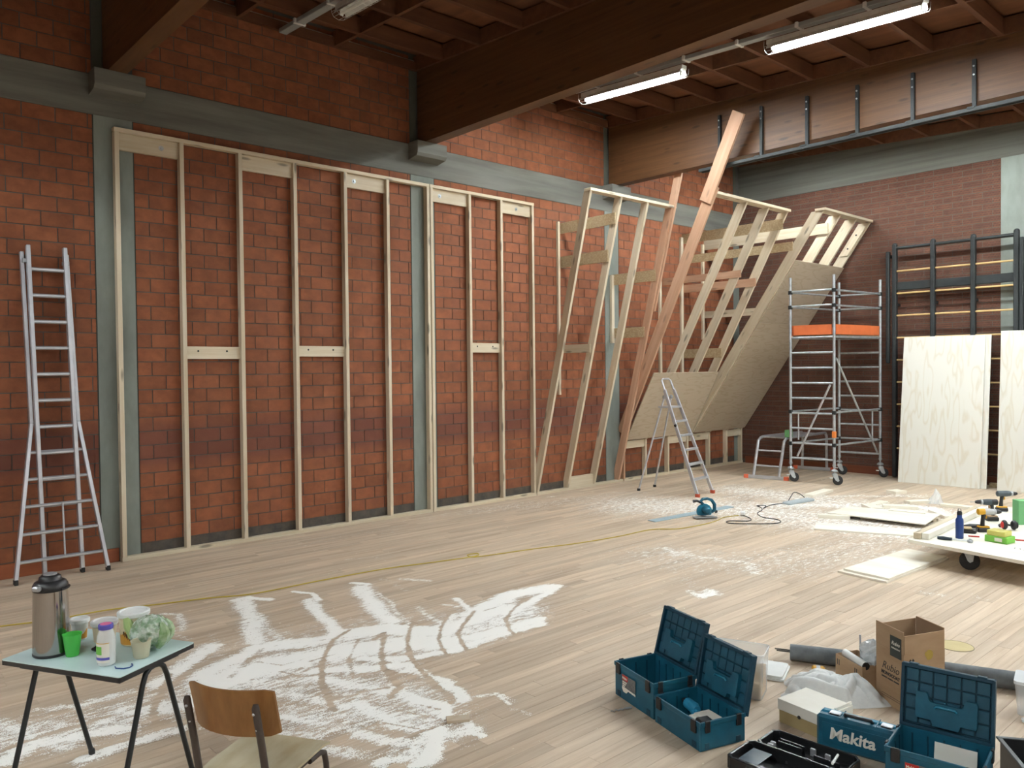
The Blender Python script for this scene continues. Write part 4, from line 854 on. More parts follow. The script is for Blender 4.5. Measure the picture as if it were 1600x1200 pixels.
o = obj('green_box', G().box(-.055, .055, -.13, .13, 0, .265, .003).box(-.0565, .0565, -.003, .003, .02, .25), GRN, None, (6.335, 9.95, ZD + .001), (0, 0, -.75)); tag(o, 'tall green box standing at the right end of the trolley', 'box')
GR2 = mat('lime_card', (.19, .52, .07), (.17, .47, .06), rough=.6)
t = thing('screw_box', 'low lime green box with a clear yellowish top, at the trolley edge', 'box', (6.42, 8.77, ZD + .001), math.radians(-10))
obj('tray', G().box(-.115, .095, -.08, .08, 0, .062, .004), GR2, t); obj('clear_lid', G().box(-.10, .07, -.07, .07, .062, .115, .006), mat('yellow_clear', (.62, .58, .14), (.55, .5, .12), rough=.3), t)
obj('label', G().box(-.02, .05, -.0815, -.08, .015, .05), PAPER, t)
t = thing('ear_defenders', 'black ear defenders with one red cup on the trolley', 'ear defenders', (6.30, 9.45, ZD + .001), .6)
RED = mat('red_plastic', (.52, .03, .025), (.45, .025, .02), rough=.4)
for s_ in (-1, 1):
    obj('cup', G().sphere((s_ * .045, 0, .055), .052, 14, 10, (.62, .85, 1)), BLK, t, smooth=True)
    obj('cup_shell', G().sphere((s_ * .066, -.01, .055), .036, 12, 8, (.5, .8, 1)), RED if s_ < 0 else BLK, t, smooth=True)
obj('headband', G().tube([(.05 * math.cos(a) * 1.5 if 0 else .075 * math.cos(a), .03 + .13 * math.sin(a), .03) for a in [i * PI / 10 for i in range(11)]], .011, 6), BLK, t, smooth=True)
t = thing('ratchet_wrench', 'black handled ratchet wrench lying at the trolley edge before the bottle', 'wrench', (6.09, 8.50, ZD + .001), math.radians(13))
obj('grip', G().tube([(-.15, 0, .016), (-.10, 0, .018), (-.02, 0, .016)], [.014, .018, .014], 10), mat('blue_black', (.015, .03, .045), (.012, .024, .036)), t, smooth=True)
obj('shaft', G().tube([(-.02, 0, .016), (.11, 0, .014)], .008, 8), WHITE, t, smooth=True)
obj('head', G().lathe([(.02, 0), (.026, .006), (.026, .024), (.012, .03), (.012, .038)], 14, c=(.135, 0, 0)), STEEL, t, smooth=True)
t = thing('tool_pouch', 'small dark pouch with tan flap beside the blue bottle', 'pouch', (6.05, 9.02, ZD + .001), .4)
obj('body', G().box(-.07, .07, -.05, .05, 0, .045, .012), BLK, t); obj('flap', G().box(-.072, .03, -.053, .053, .045, .056, .004), OSB, t)
for k, (x, y, a) in enumerate(((6.16, 8.83, .4), (6.30, 9.0, .2), (6.52, 8.95, .3))):
    o = obj('marker_pen', G().tube([(-.05, 0, .007), (.05, 0, .007)], .007, 8), RED, None, (x, y, ZD + .001), (0, 0, a)); tag(o, ['red marker pen lying beside the blue bottle', 'red marker pen lying behind the lime green box', 'red marker pen lying right of the lime green box'][k], 'pen', 'red pens on the trolley')
for k, (x, y) in enumerate(((6.60, 8.56), (6.645, 8.55), (6.70, 8.50))):
    o = obj('screw', G().tube([(0, -.012, .004), (0, .025, .003)], [.004, .0015], 6), STEEL, None, (x, y, ZD + .001), (0, 0, .5 * k)); tag(o, 'loose steel screw lying near the right edge of the trolley top', 'screw', 'loose screws on the trolley')
t = thing('caulking_gun', 'black pistol-like tool lying behind the drill on the trolley', 'tool', (6.03, 9.28, ZD + .001), math.radians(40))
obj('body', G().tube([(-.13, 0, .028), (-.05, 0, .03), (.06, 0, .028)], [.008, .024, .022], 8), BLK, t, smooth=True); obj('tip', G().tube([(-.15, 0, .028), (-.13, 0, .028)], .005, 6), YP, t)
# ================================================================== DESK WITH COFFEE THINGS
ZT_ = .66
a_ = math.atan2(.3375, .6175)
t = thing('school_desk', 'small school desk with pale blue top and black tube legs', 'desk', (4.8345, 1.063, 0), a_)
# local: x along the long front edge, y across; front-right corner at (.352,-.233)
LX, LY = .352, .233
def rr(hx, hy, r, n=4):
    out = []
    for cx, cy, a0 in ((hx - r, -hy + r, -PI / 2), (hx - r, hy - r, 0), (-hx + r, hy - r, PI / 2), (-hx + r, -hy + r, PI)):
        for k in range(n + 1):
            q = a0 + PI / 2 * k / n; out.append((cx + r * math.cos(q), cy + r * math.sin(q)))
    return out
obj('laminate_top', G().prism(rr(LX, LY, .012), ZT_ - .004, ZT_), mat('pale_blue_laminate', (.60, .76, .75), (.56, .72, .71), rough=.35, sc=(2, 2, 2)), t)
obj('top_edge', G().prism(rr(LX + .001, LY + .001, .013), ZT_ - .024, ZT_ - .0042), BLK, t)
obj('apron', G().box(-LX + .05, LX - .05, -LY + .05, LY - .05, ZT_ - .055, ZT_ - .0245, .004), BLK, t)
DT = mat('black_enamel', (.014, .017, .018), (.02, .024, .025), rough=.3, sc=(8, 8, 8))
for s_ in (-1, 1):
    x = s_ * (LX - .028)
    pts = [(x, -.235, .012), (x, -.075, ZT_ - .10), (x, -.055, ZT_ - .055), (x, -.03, ZT_ - .037), (x, 0, ZT_ - .033), (x, .03, ZT_ - .037), (x, .055, ZT_ - .055), (x, .075, ZT_ - .10), (x, .235, .012)]
    obj('leg_hoop', G().tube(pts, .0125, 10), DT, t, smooth=True)
    for y in (-.235, .235): obj('foot', G().lathe([(.015, 0), (.016, .02), (.0135, .03)], 10, c=(x, y, 0)), RUB, t, smooth=True)
obj('cross_tube', G().tube([(-LX + .03, 0, ZT_ - .04), (LX - .03, 0, ZT_ - .04)], .009, 8), DT, t)
Z0 = ZT_ + .0008
CHROME = mat('polished_steel', (.36, .34, .33), rough=.13, metal=1)
t = thing('pump_thermos', 'tall shiny pump thermos with black lid on the desk', 'thermos', (4.713, .883, Z0), .6)
obj('base_ring', G().lathe([(.078, 0), (.081, .004), (.081, .012), (.079, .014)], 28), BLK, t, smooth=True)
obj('body', G().lathe([(.079, .014), (.080, .02), (.0735, .295), (.073, .305)], 32), CHROME, t, smooth=True)
obj('lid', G().lathe([(.074, .305), (.076, .309), (.075, .33), (.066, .345), (.05, .352), (.05, .352), (.046, .368), (.036, .376), (0, .377)], 28), BLK, t, smooth=True)
obj('pump_button', G().lathe([(.030, .376), (.030, .381), (.024, .384), (0, .384)], 20), GREY, t, smooth=True)
obj('spout', G().box(-.02, .02, -.092, -.06, .315, .338, .006), GREY, t)
obj('carry_handle', G().tube([(.078 * math.cos(q), .078 * math.sin(q), .312 + .0 * q) for q in [i * PI / 10 - .2 for i in range(9)]], .006, 6), BLK, t, smooth=True)
def tub(label, loc, r0, r1, h, wall_m, lid=True, lidm=WHITE, art=True, rz=0):
    t = thing('food_tub', label, 'tub', loc, rz, 'lidded food tubs on the desk')
    obj('bowl', G().lathe([(r0 - .006, .0), (r0, .004), (r1 - .003, h - .022)], 26), wall_m, t, smooth=True)
    obj('lid', G().lathe([(r1, h - .024), (r1 + .004, h - .020), (r1 + .005, h - .004), (r1, h), (r1 - .008, h), (r1 - .012, h - .005), (0, h - .005)], 28), lidm, t, smooth=True)
    if art:
        f_ = lambda z: r0 + (r1 - .003 - r0) * z / (h - .022) + .0012
        g = G(); n = 16
        for (z0, z1, a0, a1) in ((.01, h * .42, -2.6, .9),):
            vs = []; fs = []
            for i in range(n + 1):
                q = a0 + (a1 - a0) * i / n; zz = z1 + .012 * math.sin(i * .9)
                vs += [(f_(z0) * math.cos(q), f_(z0) * math.sin(q), z0), (f_(zz) * math.cos(q), f_(zz) * math.sin(q), zz)]
            fs = [(2 * i, 2 * i + 2, 2 * i + 3, 2 * i + 1) for i in range(n)]; g.add(vs, fs)
        obj('printed_band', g, mat('orange_print', (.68, .33, .05), (.62, .28, .04), rough=.4), t)
        g = G()
        for k in range(5):
            q = -1.15 + k * .13; z = h * .40 - k * .006
            g.add([(f_(z_) * 1.006 * math.cos(q_), f_(z_) * 1.006 * math.sin(q_), z_) for q_, z_ in ((q, z - .012), (q + .11, z - .004), (q + .13, z + .010), (q + .02, z + .012))], [(0, 1, 2, 3)])
        obj('dark_motif', g, mat('brown_print', (.06, .03, .012), rough=.5), t)
    return t
CREAM = mat('cream_plastic', (.70, .60, .42), (.66, .56, .38), rough=.4)
tub('small white-lidded tub with dark and orange print, behind the green cup', (4.588, 1.034, Z0), .032, .042, .108, WHITE)
tub('wide white-lidded cream tub behind the tall jar', (4.700, 1.118, Z0), .048, .058, .105, CREAM, art=False)
tub('tallest white-lidded tub with orange print, behind the wrapped cauliflower', (4.835, 1.215, Z0), .058, .070, .162, CREAM)
t = thing('green_cup', 'translucent green plastic cup in front of the thermos', 'cup', (4.812, .948, Z0))
GC = mat('green_clear', (.10, .62, .10), (.09, .56, .09), rough=.2, alpha=.82)
obj('cup_wall', G().lathe([(.0, .0), (.027, .0), (.029, .003), (.041, .098), (.043, .103), (.039, .1), (.027, .006), (0, .005)], 24), GC, t, smooth=True)
t = thing('mayonnaise_jar', 'white labelled jar with a violet and pink lid near the desk edge', 'jar', (5.045, 1.033, Z0), -.55)
JG = mat('jar_glass', (.66, .68, .66), (.60, .62, .60), rough=.15)
obj('glass', G().lathe([(.034, 0), (.039, .006), (.040, .11), (.036, .135), (.029, .155), (.028, .163)], 24), JG, t, smooth=True)
obj('lid', G().lathe([(.031, .163), (.032, .166), (.032, .182), (.029, .185), (.0, .185)], 24), mat('violet_lid', (.10, .09, .42), (.09, .08, .38), rough=.35), t, smooth=True)
obj('lid_sticker', G().lathe([(.024, .1853), (.024, .186), (0, .186)], 20), mat('pink_print', (.72, .16, .32), rough=.4), t)
def curved(t, name, r, z0, z1, q0, q1, m_, n=14):
    vs = []
    for i in range(n + 1):
        q = q0 + (q1 - q0) * i / n; vs += [(r * math.cos(q), r * math.sin(q), z0), (r * math.cos(q), r * math.sin(q), z1)]
    return obj(name, G().add(vs, [(2 * i, 2 * i + 2, 2 * i + 3, 2 * i + 1) for i in range(n)]), m_, t, smooth=True)
curved(t, 'label', .0408, .018, .105, -2.9, .6, PAPER); curved(t, 'label_stripe', .0412, .030, .042, -2.9, .6, MATS['violet_lid']); curved(t, 'label_green', .0412, .055, .092, -1.3, -.2, mat('label_green', (.16, .50, .08), rough=.5)); curved(t, 'label_gold', .0412, .1045, .1075, -2.9, .6, YP)
t = thing('wrapped_cauliflower', 'cauliflower with green leaves wrapped in glossy clear film', 'vegetable', (4.945, 1.225, Z0))
rs = random.Random(11); g = G()
nu, nv = 30, 18; vs = []; fs = []
for i in range(nv + 1):
    for j in range(nu):
        th = PI * i / nv; ph = 2 * PI * j / nu
        d = Vector((math.sin(th) * math.cos(ph), math.sin(th) * math.sin(ph), math.cos(th)))
        k = 1 + .10 * mnoise.noise(d * 4.5) + .06 * abs(mnoise.noise(d * 11)) - .05 * (d.z < -.6)
        vs.append(Vector((.025, .02, .082)) + Vector((d.x * .082, d.y * .085, d.z * .078)) * k)
for i in range(nv):
    for j in range(nu): fs.append((i * nu + j, i * nu + (j + 1) % nu, (i + 1) * nu + (j + 1) % nu, (i + 1) * nu + j))
obj('head', G().add(vs, fs), mat('leaf_white_green', (.20, .31, .19), (.55, .62, .54), rough=.12, sc=(26, 26, 26), detail=4, lo=.42, hi=.62, bump=.5, coat=1), t, smooth=False)
LEAF = mat('leaf_green', (.20, .33, .14), (.40, .50, .32), rough=.2, sc=(20, 20, 40), coat=.8)
for k in range(5):
    q = .5 + .75 * k
    g = G(); pts = []
    for i in range(6):
        u = i / 5; rr_ = .05 + .045 * math.sin(u * 2.4); pts.append((.025 + rr_ * math.cos(q) * (1 - .1 * u), .02 + rr_ * math.sin(q) * (1 - .1 * u), .015 + .12 * u))
    obj('leaf', G().tube(pts, [.016, .024, .028, .026, .018, .006], 7), LEAF, t, smooth=True)
obj('stalk', G().tube([(-.03, -.03, .06), (-.055, -.05, .11), (-.065, -.055, .145)], [.03, .024, .017], 9), mat('stalk_green', (.40, .52, .22), (.34, .46, .18), rough=.3), t, smooth=True)
t = thing('beige_cup', 'small beige ceramic cup without handle at the front of the wrapped cauliflower', 'cup', (5.063, 1.178, Z0))
obj('cup_wall', G().lathe([(0, 0), (.03, 0), (.034, .004), (.044, .076), (.046, .081), (.042, .079), (.032, .010), (0, .009)], 26), mat('beige_ceramic', (.56, .53, .38), (.52, .49, .35), rough=.3), t, smooth=True)
t = thing('bag_clip', 'small dark bag clip lying behind the jar', 'clip', (4.83, 1.045, Z0), .3)
obj('jaw', G().box(-.028, .028, -.009, .009, 0, .014, .004), BLK, t); obj('spring', G().tube([(-.012, 0, .014), (0, 0, .024), (.012, 0, .014)], .004, 6), BLK, t)
cb = [(5.117, 1.049), (5.14, 1.046), (5.168, 1.07), (5.172, 1.095), (5.155, 1.112), (5.13, 1.116)]
o = obj('blue_cord', G().tube([(x, y, Z0 + .003) for x, y in cb], .0028, 6), mat('blue_cord', (.02, .07, .25), rough=.5), smooth=True); tag(o, 'thin blue cord curled on the desk before the jar', 'cord')
# ================================================================== CHAIR
ca = math.atan2(.33, -.20)          # the way the sitter faces
t = thing('school_chair', 'old school chair with curved brown plywood back and worn seat', 'chair', (5.938, 1.376, 0), ca - PI / 2)
# local: x to the sitter's right, y forward
SEAT = mat('worn_seat', (.45, .41, .29), (.36, .29, .17), rough=.5, sc=(9, 3, 9), detail=5)
BACK = mat('veneer_brown', (.24, .115, .035), (.18, .078, .02), rough=.4, sc=(22, 22, 3), detail=5)
TUB = mat('brown_tube', (.035, .026, .022), (.05, .036, .03), rough=.45, sc=(9, 9, 9))
SW, SD, SH = .185, .19, .45
n = 12; vs = []; fs = []
for k, dz in enumerate((0, .010)):
    for i in range(n + 1):
        for j in range(n + 1):
            x = -SW + 2 * SW * i / n; y = -SD + 2 * SD * j / n
            vs.append((x * (1 - .08 * (j < 3) * (3 - j) / 3), y, SH - .012 + dz - .010 * math.cos(x / SW * PI / 2) * math.cos(y / SD * PI / 2) - .012 * max(0, (y - SD * .6) / (SD * .4)) ** 2))
N1 = (n + 1) ** 2
for i in range(n):
    for j in range(n):
        a = i * (n + 1) + j; fs += [(a, a + n + 1, a + n + 2, a + 1), (N1 + a, N1 + a + 1, N1 + a + n + 2, N1 + a + n + 1)]
for i in range(n):
    for a, b in ((i, i + 1), (n * (n + 1) + i, n * (n + 1) + i + 1), (i * (n + 1), (i + 1) * (n + 1)), (i * (n + 1) + n, (i + 1) * (n + 1) + n)): fs.append((a, b, b + N1, a + N1))
obj('seat', G().add(vs, fs), SEAT, t, smooth=True)
vs = []; fs = []; m_ = 6
for k in (0, 1):
    for i in range(n + 1):
        for j in range(m_ + 1):
            u = -1 + 2 * i / n; v = j / m_
            hh = 1 - .10 * max(0, abs(u) - .85) / .15
            x = .185 * u; y = -.225 - .045 * v - .055 * (1 - u * u) + .055 + k * .011 + .0; z = .645 + (v - .5) * .190 * hh + .075
            vs.append((x, y - .0, z))
N1 = (n + 1) * (m_ + 1)
for i in range(n):
    for j in range(m_):
        a = i * (m_ + 1) + j; fs += [(a, a + 1, a + m_ + 2, a + m_ + 1), (N1 + a, N1 + a + m_ + 1, N1 + a + m_ + 2, N1 + a + 1)]
for i in range(n):
    for a, b in ((i * (m_ + 1), (i + 1) * (m_ + 1)), (i * (m_ + 1) + m_, (i + 1) * (m_ + 1) + m_)): fs.append((a, b, b + N1, a + N1))
for j in range(m_):
    for a in (j, n * (m_ + 1) + j): fs.append((a, a + 1, a + 1 + N1, a + N1))
obj('backrest', G().add(vs, fs), BACK, t, smooth=True)
for s_ in (-1, 1):
    x = s_ * .148
    obj('back_post', G().tube([(x, -.265, .012), (x, -.20, .30), (x, -.205, .44), (x, -.235, .60), (x, -.272, .765), (x, -.27, .778)], [.014] * 5 + [.010], 10), TUB, t, smooth=True)
    obj('side_rail', G().tube([(x * 1.06, -.20, SH - .035), (x * 1.06, .12, SH - .032)], .0115, 8), TUB, t, smooth=True)
    obj('front_leg', G().tube([(x * 1.15, .05, SH - .032), (x * 1.15, .13, SH - .034), (x * 1.15, .165, SH - .05), (x * 1.15, .18, SH - .10), (x * 1.2, .20, .012)], .0125, 10), TUB, t, smooth=True)
    for y in (-.265, .20): obj('foot', G().lathe([(.015, 0), (.016, .018), (.013, .03)], 10, c=(x * (1.2 if y > 0 else 1), y, 0)), RUB, t, smooth=True)
    for zz in (.68, .745): obj('rivet', G().sphere((x * .98, -.262 - .018 * (zz > .7), zz), .006, 8, 5), STEEL, t)
obj('seat_cross_tube', G().tube([(-.155, -.16, SH - .032), (.155, -.16, SH - .032)], .0115, 8), TUB, t)
for x, y in ((-.1, .1), (.1, .1), (.1, -.12), (-.1, -.12)): obj('seat_rivet', G().lathe([(.005, 0), (.004, .0015)], 8, c=(x, y, SH - .010)), STEEL, t)
# ================================================================== STACKING TOOL BOXES (teal)
TEALM = mat('mid_teal_plastic', (.006, .066, .105), (.005, .055, .09), rough=.5, sc=(12, 12, 12))
def toolbox(label, loc, rz, h, lid_tilt, tagged, group='open teal stacking tool boxes'):
    t = thing('tool_box', label, 'tool box', loc, rz, group)
    W_, D_ = .395, .295; e = .008
    g = G().box(0, W_, 0, D_, .004, .014, .002)
    for a in ((0, W_, 0, e), (0, W_, D_ - e, D_), (0, e, e, D_ - e), (W_ - e, W_, e, D_ - e)): g.box(*a, .006, h, .0015)
    obj('tub', g, TEAL, t)
    g = G()
    for a in ((-.005, W_ + .005, -.005, .006), (-.005, W_ + .005, D_ - .006, D_ + .005), (-.005, .006, .006, D_ - .006), (W_ - .006, W_ + .005, .006, D_ - .006)): g.box(*a, h - .022, h + .003, .002)
    obj('rim', g, TEAL, t)
    for k in range(5):
        x = .05 + k * .07
        obj('rib', G().box(x, x + .006, D_ - e - .004, D_ - e + .001, .02, h - .025), TEALD, t)
    for k in range(3):
        for x in (e - .001, W_ - e - .004): obj('rib', G().box(x, x + .005, .06 + k * .08, .066 + k * .08, .02, h - .025), TEALD, t)
    for x in (.025, W_ - .065):
        obj('latch', G().box(x, x + .04, -.014, .002, h - .06, h + .006, .004), BLK, t)
        obj('stack_notch', G().box(x, x + .035, -.003, .004, .012, .045, .001), TEALD, t)
    for x in (-.010, W_ - .002):
        for y in (.03, D_ - .06): obj('side_latch', G().box(x, x + .012, y, y + .032, h - .055, h + .008, .003), BLK, t)
        for y in (.03, D_ - .06): obj('stack_notch', G().box(x + .008 if x < 0 else x - .002, x + .012 if x < 0 else x + .004, y, y + .03, .012, .042, .001), TEALD, t)
    # hinged lid, opened past upright
    Mh = Matrix.Translation((0, D_ + .003, h)) @ Matrix.Rotation(-lid_tilt, 4, 'X')
    g = G().box(-.005, W_ + .005, .010, .024, -.02, .300, .003)
    for a in ((-.005, .010, -.014, .012), (W_ - .010, W_ + .005, -.014, .012)): g.box(a[0], a[1], a[2], a[3], .0, .298, .002)
    for a in ((.0, .016), (.282, .300)): g.box(.0, W_, -.014, .012, a[0], a[1], .002)
    l_ = obj('lid', g, TEALD, t); l_.matrix_local = Mh
    nx, nz = 6, 4
    for i in range(nx):
        for j in range(nz):
            x0 = .014 + i * (W_ - .028) / nx; z0 = .02 + j * .2625 / nz
            c = obj('lid_cell', G().box(x0 + .003, x0 + (W_ - .028) / nx - .003, .001, .012, z0 + .003, z0 + .2625 / nz - .003, .002), TEALM, l_)
    poly = [(.070, .055), (.066, .065), (.066, .170), (.072, .178), (.112, .178), (.118, .170), (.124, .145), (.134, .138), (.262, .138), (.272, .145), (.278, .170), (.284, .178), (.324, .178), (.330, .170), (.330, .065), (.326, .055), (.262, .055), (.254, .030), (.142, .030), (.134, .055)]
    obj('groove_highlight', G().tube([(.150, -.026, .115), (.158, -.030, .124), (.238, -.030, .124), (.246, -.026, .115)], .006, 8), TEALL, l_, smooth=True)  # lighter tube put in as the highlight on the handle groove
    obj('handle_housing', G().prism(poly, -.022, .006, Matrix(((1, 0, 0, 0), (0, 0, 1, 0), (0, 1, 0, 0), (0, 0, 0, 1)))), TEAL, l_)
    for x in (.03, W_ - .07): obj('lid_catch', G().box(x, x + .04, -.016, .016, .298, .306, .002), TEALD, l_)
    for x in (.06, .30): obj('hinge', G().tube([(x, .012, -.004), (x + .05, .012, -.004)], .008, 8), TEALD, l_)
    if tagged:
        pr = obj('front_label', G().box(.085, .225, -.0065, -.0055, h * .42, h - .045), mat('label_grey', (.10, .11, .115), (.17, .18, .18), rough=.5, sc=(60, 60, 60)), t)
        obj('red_tag', G().box(.087, .145, -.0075, -.0065, h - .078, h - .047), RED, pr)
        text('lettering', 'Makita', .018, PAPER, pr, (.090, -.0078, h - .070), (PI / 2, 0, 0), bold=.0004)
        for k in range(3): obj('print_line', G().box(.09, .135 - .01 * k, -.0072, -.0065, h - .092 - k * .012, h - .085 - k * .012), PAPER, pr)
        obj('white_stripe', G().prism([(.085, h * .42), (.225, h * .42 - .004), (.225, h * .42 - .016), (.15, h * .42 - .012), (.13, h * .42 - .03), (.10, h * .42 - .03), (.085, h * .42 - .012)], -.0072, -.006, Matrix(((1, 0, 0, 0), (0, 0, 1, 0), (0, 1, 0, 0), (0, 0, 0, 1)))), PAPER, t)
    return t
TR = math.radians(-17.2)
toolbox('taller open teal tool box with a printed front label, left of the pair', (5.825, 3.662, .001), TR, .205, .27, True)
toolbox('lower open teal tool box holding a small drill, right of the pair', (6.223, 3.533, .001), TR, .152, .20, False)
def loc_in(base, rz, x, y, z): return (base[0] + x * math.cos(rz) - y * math.sin(rz), base[1] + x * math.sin(rz) + y * math.cos(rz), z)
bA, bB = (5.825, 3.662), (6.223, 3.533)
t = thing('tape_roll', 'blue and yellow roll of tape inside the taller teal box', 'tape', loc_in(bA, TR, .21, .13, .0155), 0)
obj('tape', G().lathe([(.035, 0), (.065, 0), (.065, .05), (.035, .05), (.035, 0)], 22), mat('blue_tape', (.02, .05, .30), (.018, .045, .26), rough=.5), t, smooth=True)
obj('core', G().lathe([(.030, .0), (.0345, 0), (.0345, .05), (.030, .05)], 18), CARD, t); obj('label', G().box(-.01, .06, -.07, -.0655, .005, .045), mat('yellow_label', (.75, .68, .14), rough=.5), t)
for k, (x, y) in enumerate(((.12, .17), (.29, .19))):
    o = obj('coil', G().lathe([(.05, 0), (.066, .006), (.07, .022), (.066, .038), (.05, .044)], 20), [mat('smoky_plastic', (.09, .11, .11), (.07, .09, .09), rough=.3), mat('olive_plastic', (.08, .14, .07), (.06, .11, .05), rough=.4)][k], None, loc_in(bA, TR, x, y, .016), (.25 if k else -.2, 0, 0), smooth=True); tag(o, ['smoky grey coil lying in the taller teal box', 'olive coil lying at the right inside the taller teal box'][k], 'coil')
q = loc_in(bB, TR, .13, .17, .016)
t = thing('small_drill', 'light blue cordless driver lying in the lower teal box', 'drill', q, TR - .12); Xr = Matrix.Rotation(PI / 2, 4, 'Y')
obj('housing', G().lathe([(.018, -.05), (.03, -.04), (.032, .03), (.022, .06)], 14, M=Matrix.Translation((-.03, 0, .085)) @ Xr), mat('sky_plastic', (.03, .26, .42), (.025, .22, .36), rough=.35), t, smooth=True)
obj('chuck', G().lathe([(.017, .06), (.017, .075), (.009, .09)], 10, M=Matrix.Translation((-.03, 0, .085)) @ Matrix.Rotation(PI, 4, 'Z') @ Xr), BLK, t, smooth=True)
obj('grip', G().tube([(-.02, 0, .08), (.05, -.015, .06), (.13, -.03, .055)], [.026, .021, .023], 10), MATS['sky_plastic'], t, smooth=True)
obj('battery', G().box(.12, .19, -.07, .01, .02, .095, .008), BLK, t); obj('battery_light', G().box(.125, .185, -.0715, -.069, .055, .08), TEALL, t)
o = obj('folded_card', G().box(-.095, .085, -.06, .055, 0, .012, .002).box(-.085, .03, -.035, .068, .0125, .022, .002).box(-.07, .05, -.05, .03, -.07, -.001), PAPER, None, loc_in(bB, TR, .28, .15, .088), (0, .0, TR)); tag(o, 'pale folded carton inside the lower teal box', 'carton')
# third box at the right
bC = (7.398, 3.742); RC = math.radians(8.8)
toolbox('open teal tool box with its lid up, in front of the cardboard box', (bC[0], bC[1], .001), RC, .208, .16, True)
o = obj('paper_sheet', G().box(-.09, .09, 0, .0015, -.055, .055), PAPER, None, loc_in(bC, RC, .245, .262, .12), (-.22, 0, RC)); tag(o, 'white paper sheet standing inside the third teal box', 'paper')
# ================================================================== TEAL CARRY CASE
cx, cy = 6.968, 3.925; RK = math.radians(9.5)
t = thing('carry_case', 'teal plastic carry case with white lettering, standing on its edge', 'case', (cx, cy, .001), RK)
obj('shell_front', G().box(0, .40, 0, .055, .0, .172, .014), TEAL, t); obj('shell_rear', G().box(0, .40, .0565, .112, .0, .172, .014), TEALL, t)
obj('front_panel', G().box(.028, .372, -.0022, .004, .028, .140, .004), TEAL, t)
for x in (.055, .305):
    l_ = obj('clasp', G().box(x, x + .055, .030, .075, .171, .180, .003), STEEL, t); obj('clasp_hook', G().box(x + .005, x + .05, .028, .032, .150, .178, .001), BLK, l_)
obj('handle', G().tube([(.135, .045, .172), (.140, .03, .190), (.155, .022, .192), (.245, .022, .192), (.26, .03, .190), (.265, .045, .172)], .009, 8), BLK, t, smooth=True)
for x in (.115, .285): obj('top_rib', G().box(x, x + .006, .0, .112, .1715, .1755, .001), TEAL, t)
text('lettering', 'Makita', .084, PAPER, t, (.066, -.0032, .060), (PI / 2, 0, 0), shear=.12, bold=.0022)
# ================================================================== BLACK OPEN CASE
t = thing('open_case', 'open black plastic tool case lying on the floor at the bottom edge', 'case', (6.795, 3.60, .001), math.radians(2))
def tray(par, name, x0, x1, y0, y1, h):
    g = G().prism([(x0 + .03, y0), (x1 - .03, y0), (x1, y0 + .03), (x1, y1 - .03), (x1 - .03, y1), (x0 + .03, y1), (x0, y1 - .03), (x0, y0 + .03)], 0, .012)
    for a in ((x0 + .02, x1 - .02, y0, y0 + .012), (x0 + .02, x1 - .02, y1 - .012, y1), (x0, x0 + .012, y0 + .02, y1 - .02), (x1 - .012, x1, y0 + .02, y1 - .02)): g.box(*a, .005, h, .004)
    for a, b in ((x0, y0), (x1, y0), (x0, y1), (x1, y1)):
        sx = 1 if a == x0 else -1; sy = 1 if b == y0 else -1
        g.prism([(a, b + sy * .032), (a + sx * .032, b), (a + sx * .034, b + sy * .012), (a + sx * .012, b + sy * .034)], .005, h)
    return obj(name, g, GLB, par)
GLB = mat('glossy_black', (.010, .011, .012), (.016, .017, .018), rough=.22, sc=(6, 6, 6))
a = tray(t, 'case_half', 0, .46, .02, .225, .065); b = tray(t, 'case_half', -.02, .44, -.24, .008, .075)
for x0, x1, y in ((.07, .20, .12), (.27, .40, .10), (.07, .20, .15)): obj('moulded_rib', G().box(x0, x1, y, y + .012, .01, .055, .003), GLB, a)
for x, y in ((.04, .07), (.04, .10), (.30, .16), (.22, .17)): obj('moulded_peg', G().box(x, x + .028, y, y + .014, .01, .05, .003), GREY, a)
obj('tray_window', G().box(.03, .13, -.2, -.05, .06, .064, .002), mat('smoked_clear', (.12, .15, .17), (.09, .12, .14), rough=.1), b)
o = obj('white_rod', G().tube([(0, 0, .07), (.035, -.13, .085)], .006, 8), WHITE, None, (7.175, 3.735, .02), smooth=True); tag(o, 'thin white rod lying across the open black case', 'rod')
# ================================================================== WHITE CARTON, CLOTH, BOXES
t = thing('shoe_box', 'tan carton with a white lid in front of the white cloth', 'box', (6.692, 4.042, .001), math.radians(-8))
obj('box_base', G().box(0, .285, 0, .245, 0, .10, .002), mat('tan_card', (.42, .32, .16), (.37, .28, .13), rough=.8, sc=(5, 5, 5)), t)
obj('box_lid', G().box(-.006, .291, -.006, .251, .072, .132, .002), PAPER, t); obj('thumb_notch', G().lathe([(.010, 0), (.010, .002)], 12, M=Matrix.Translation((.135, -.007, .074)) @ Matrix.Rotation(PI / 2, 4, 'X')), INK, t)
obj('lid_flap', G().box(.275, .285, .10, .25, .132, .150, .001), PAPER, t)
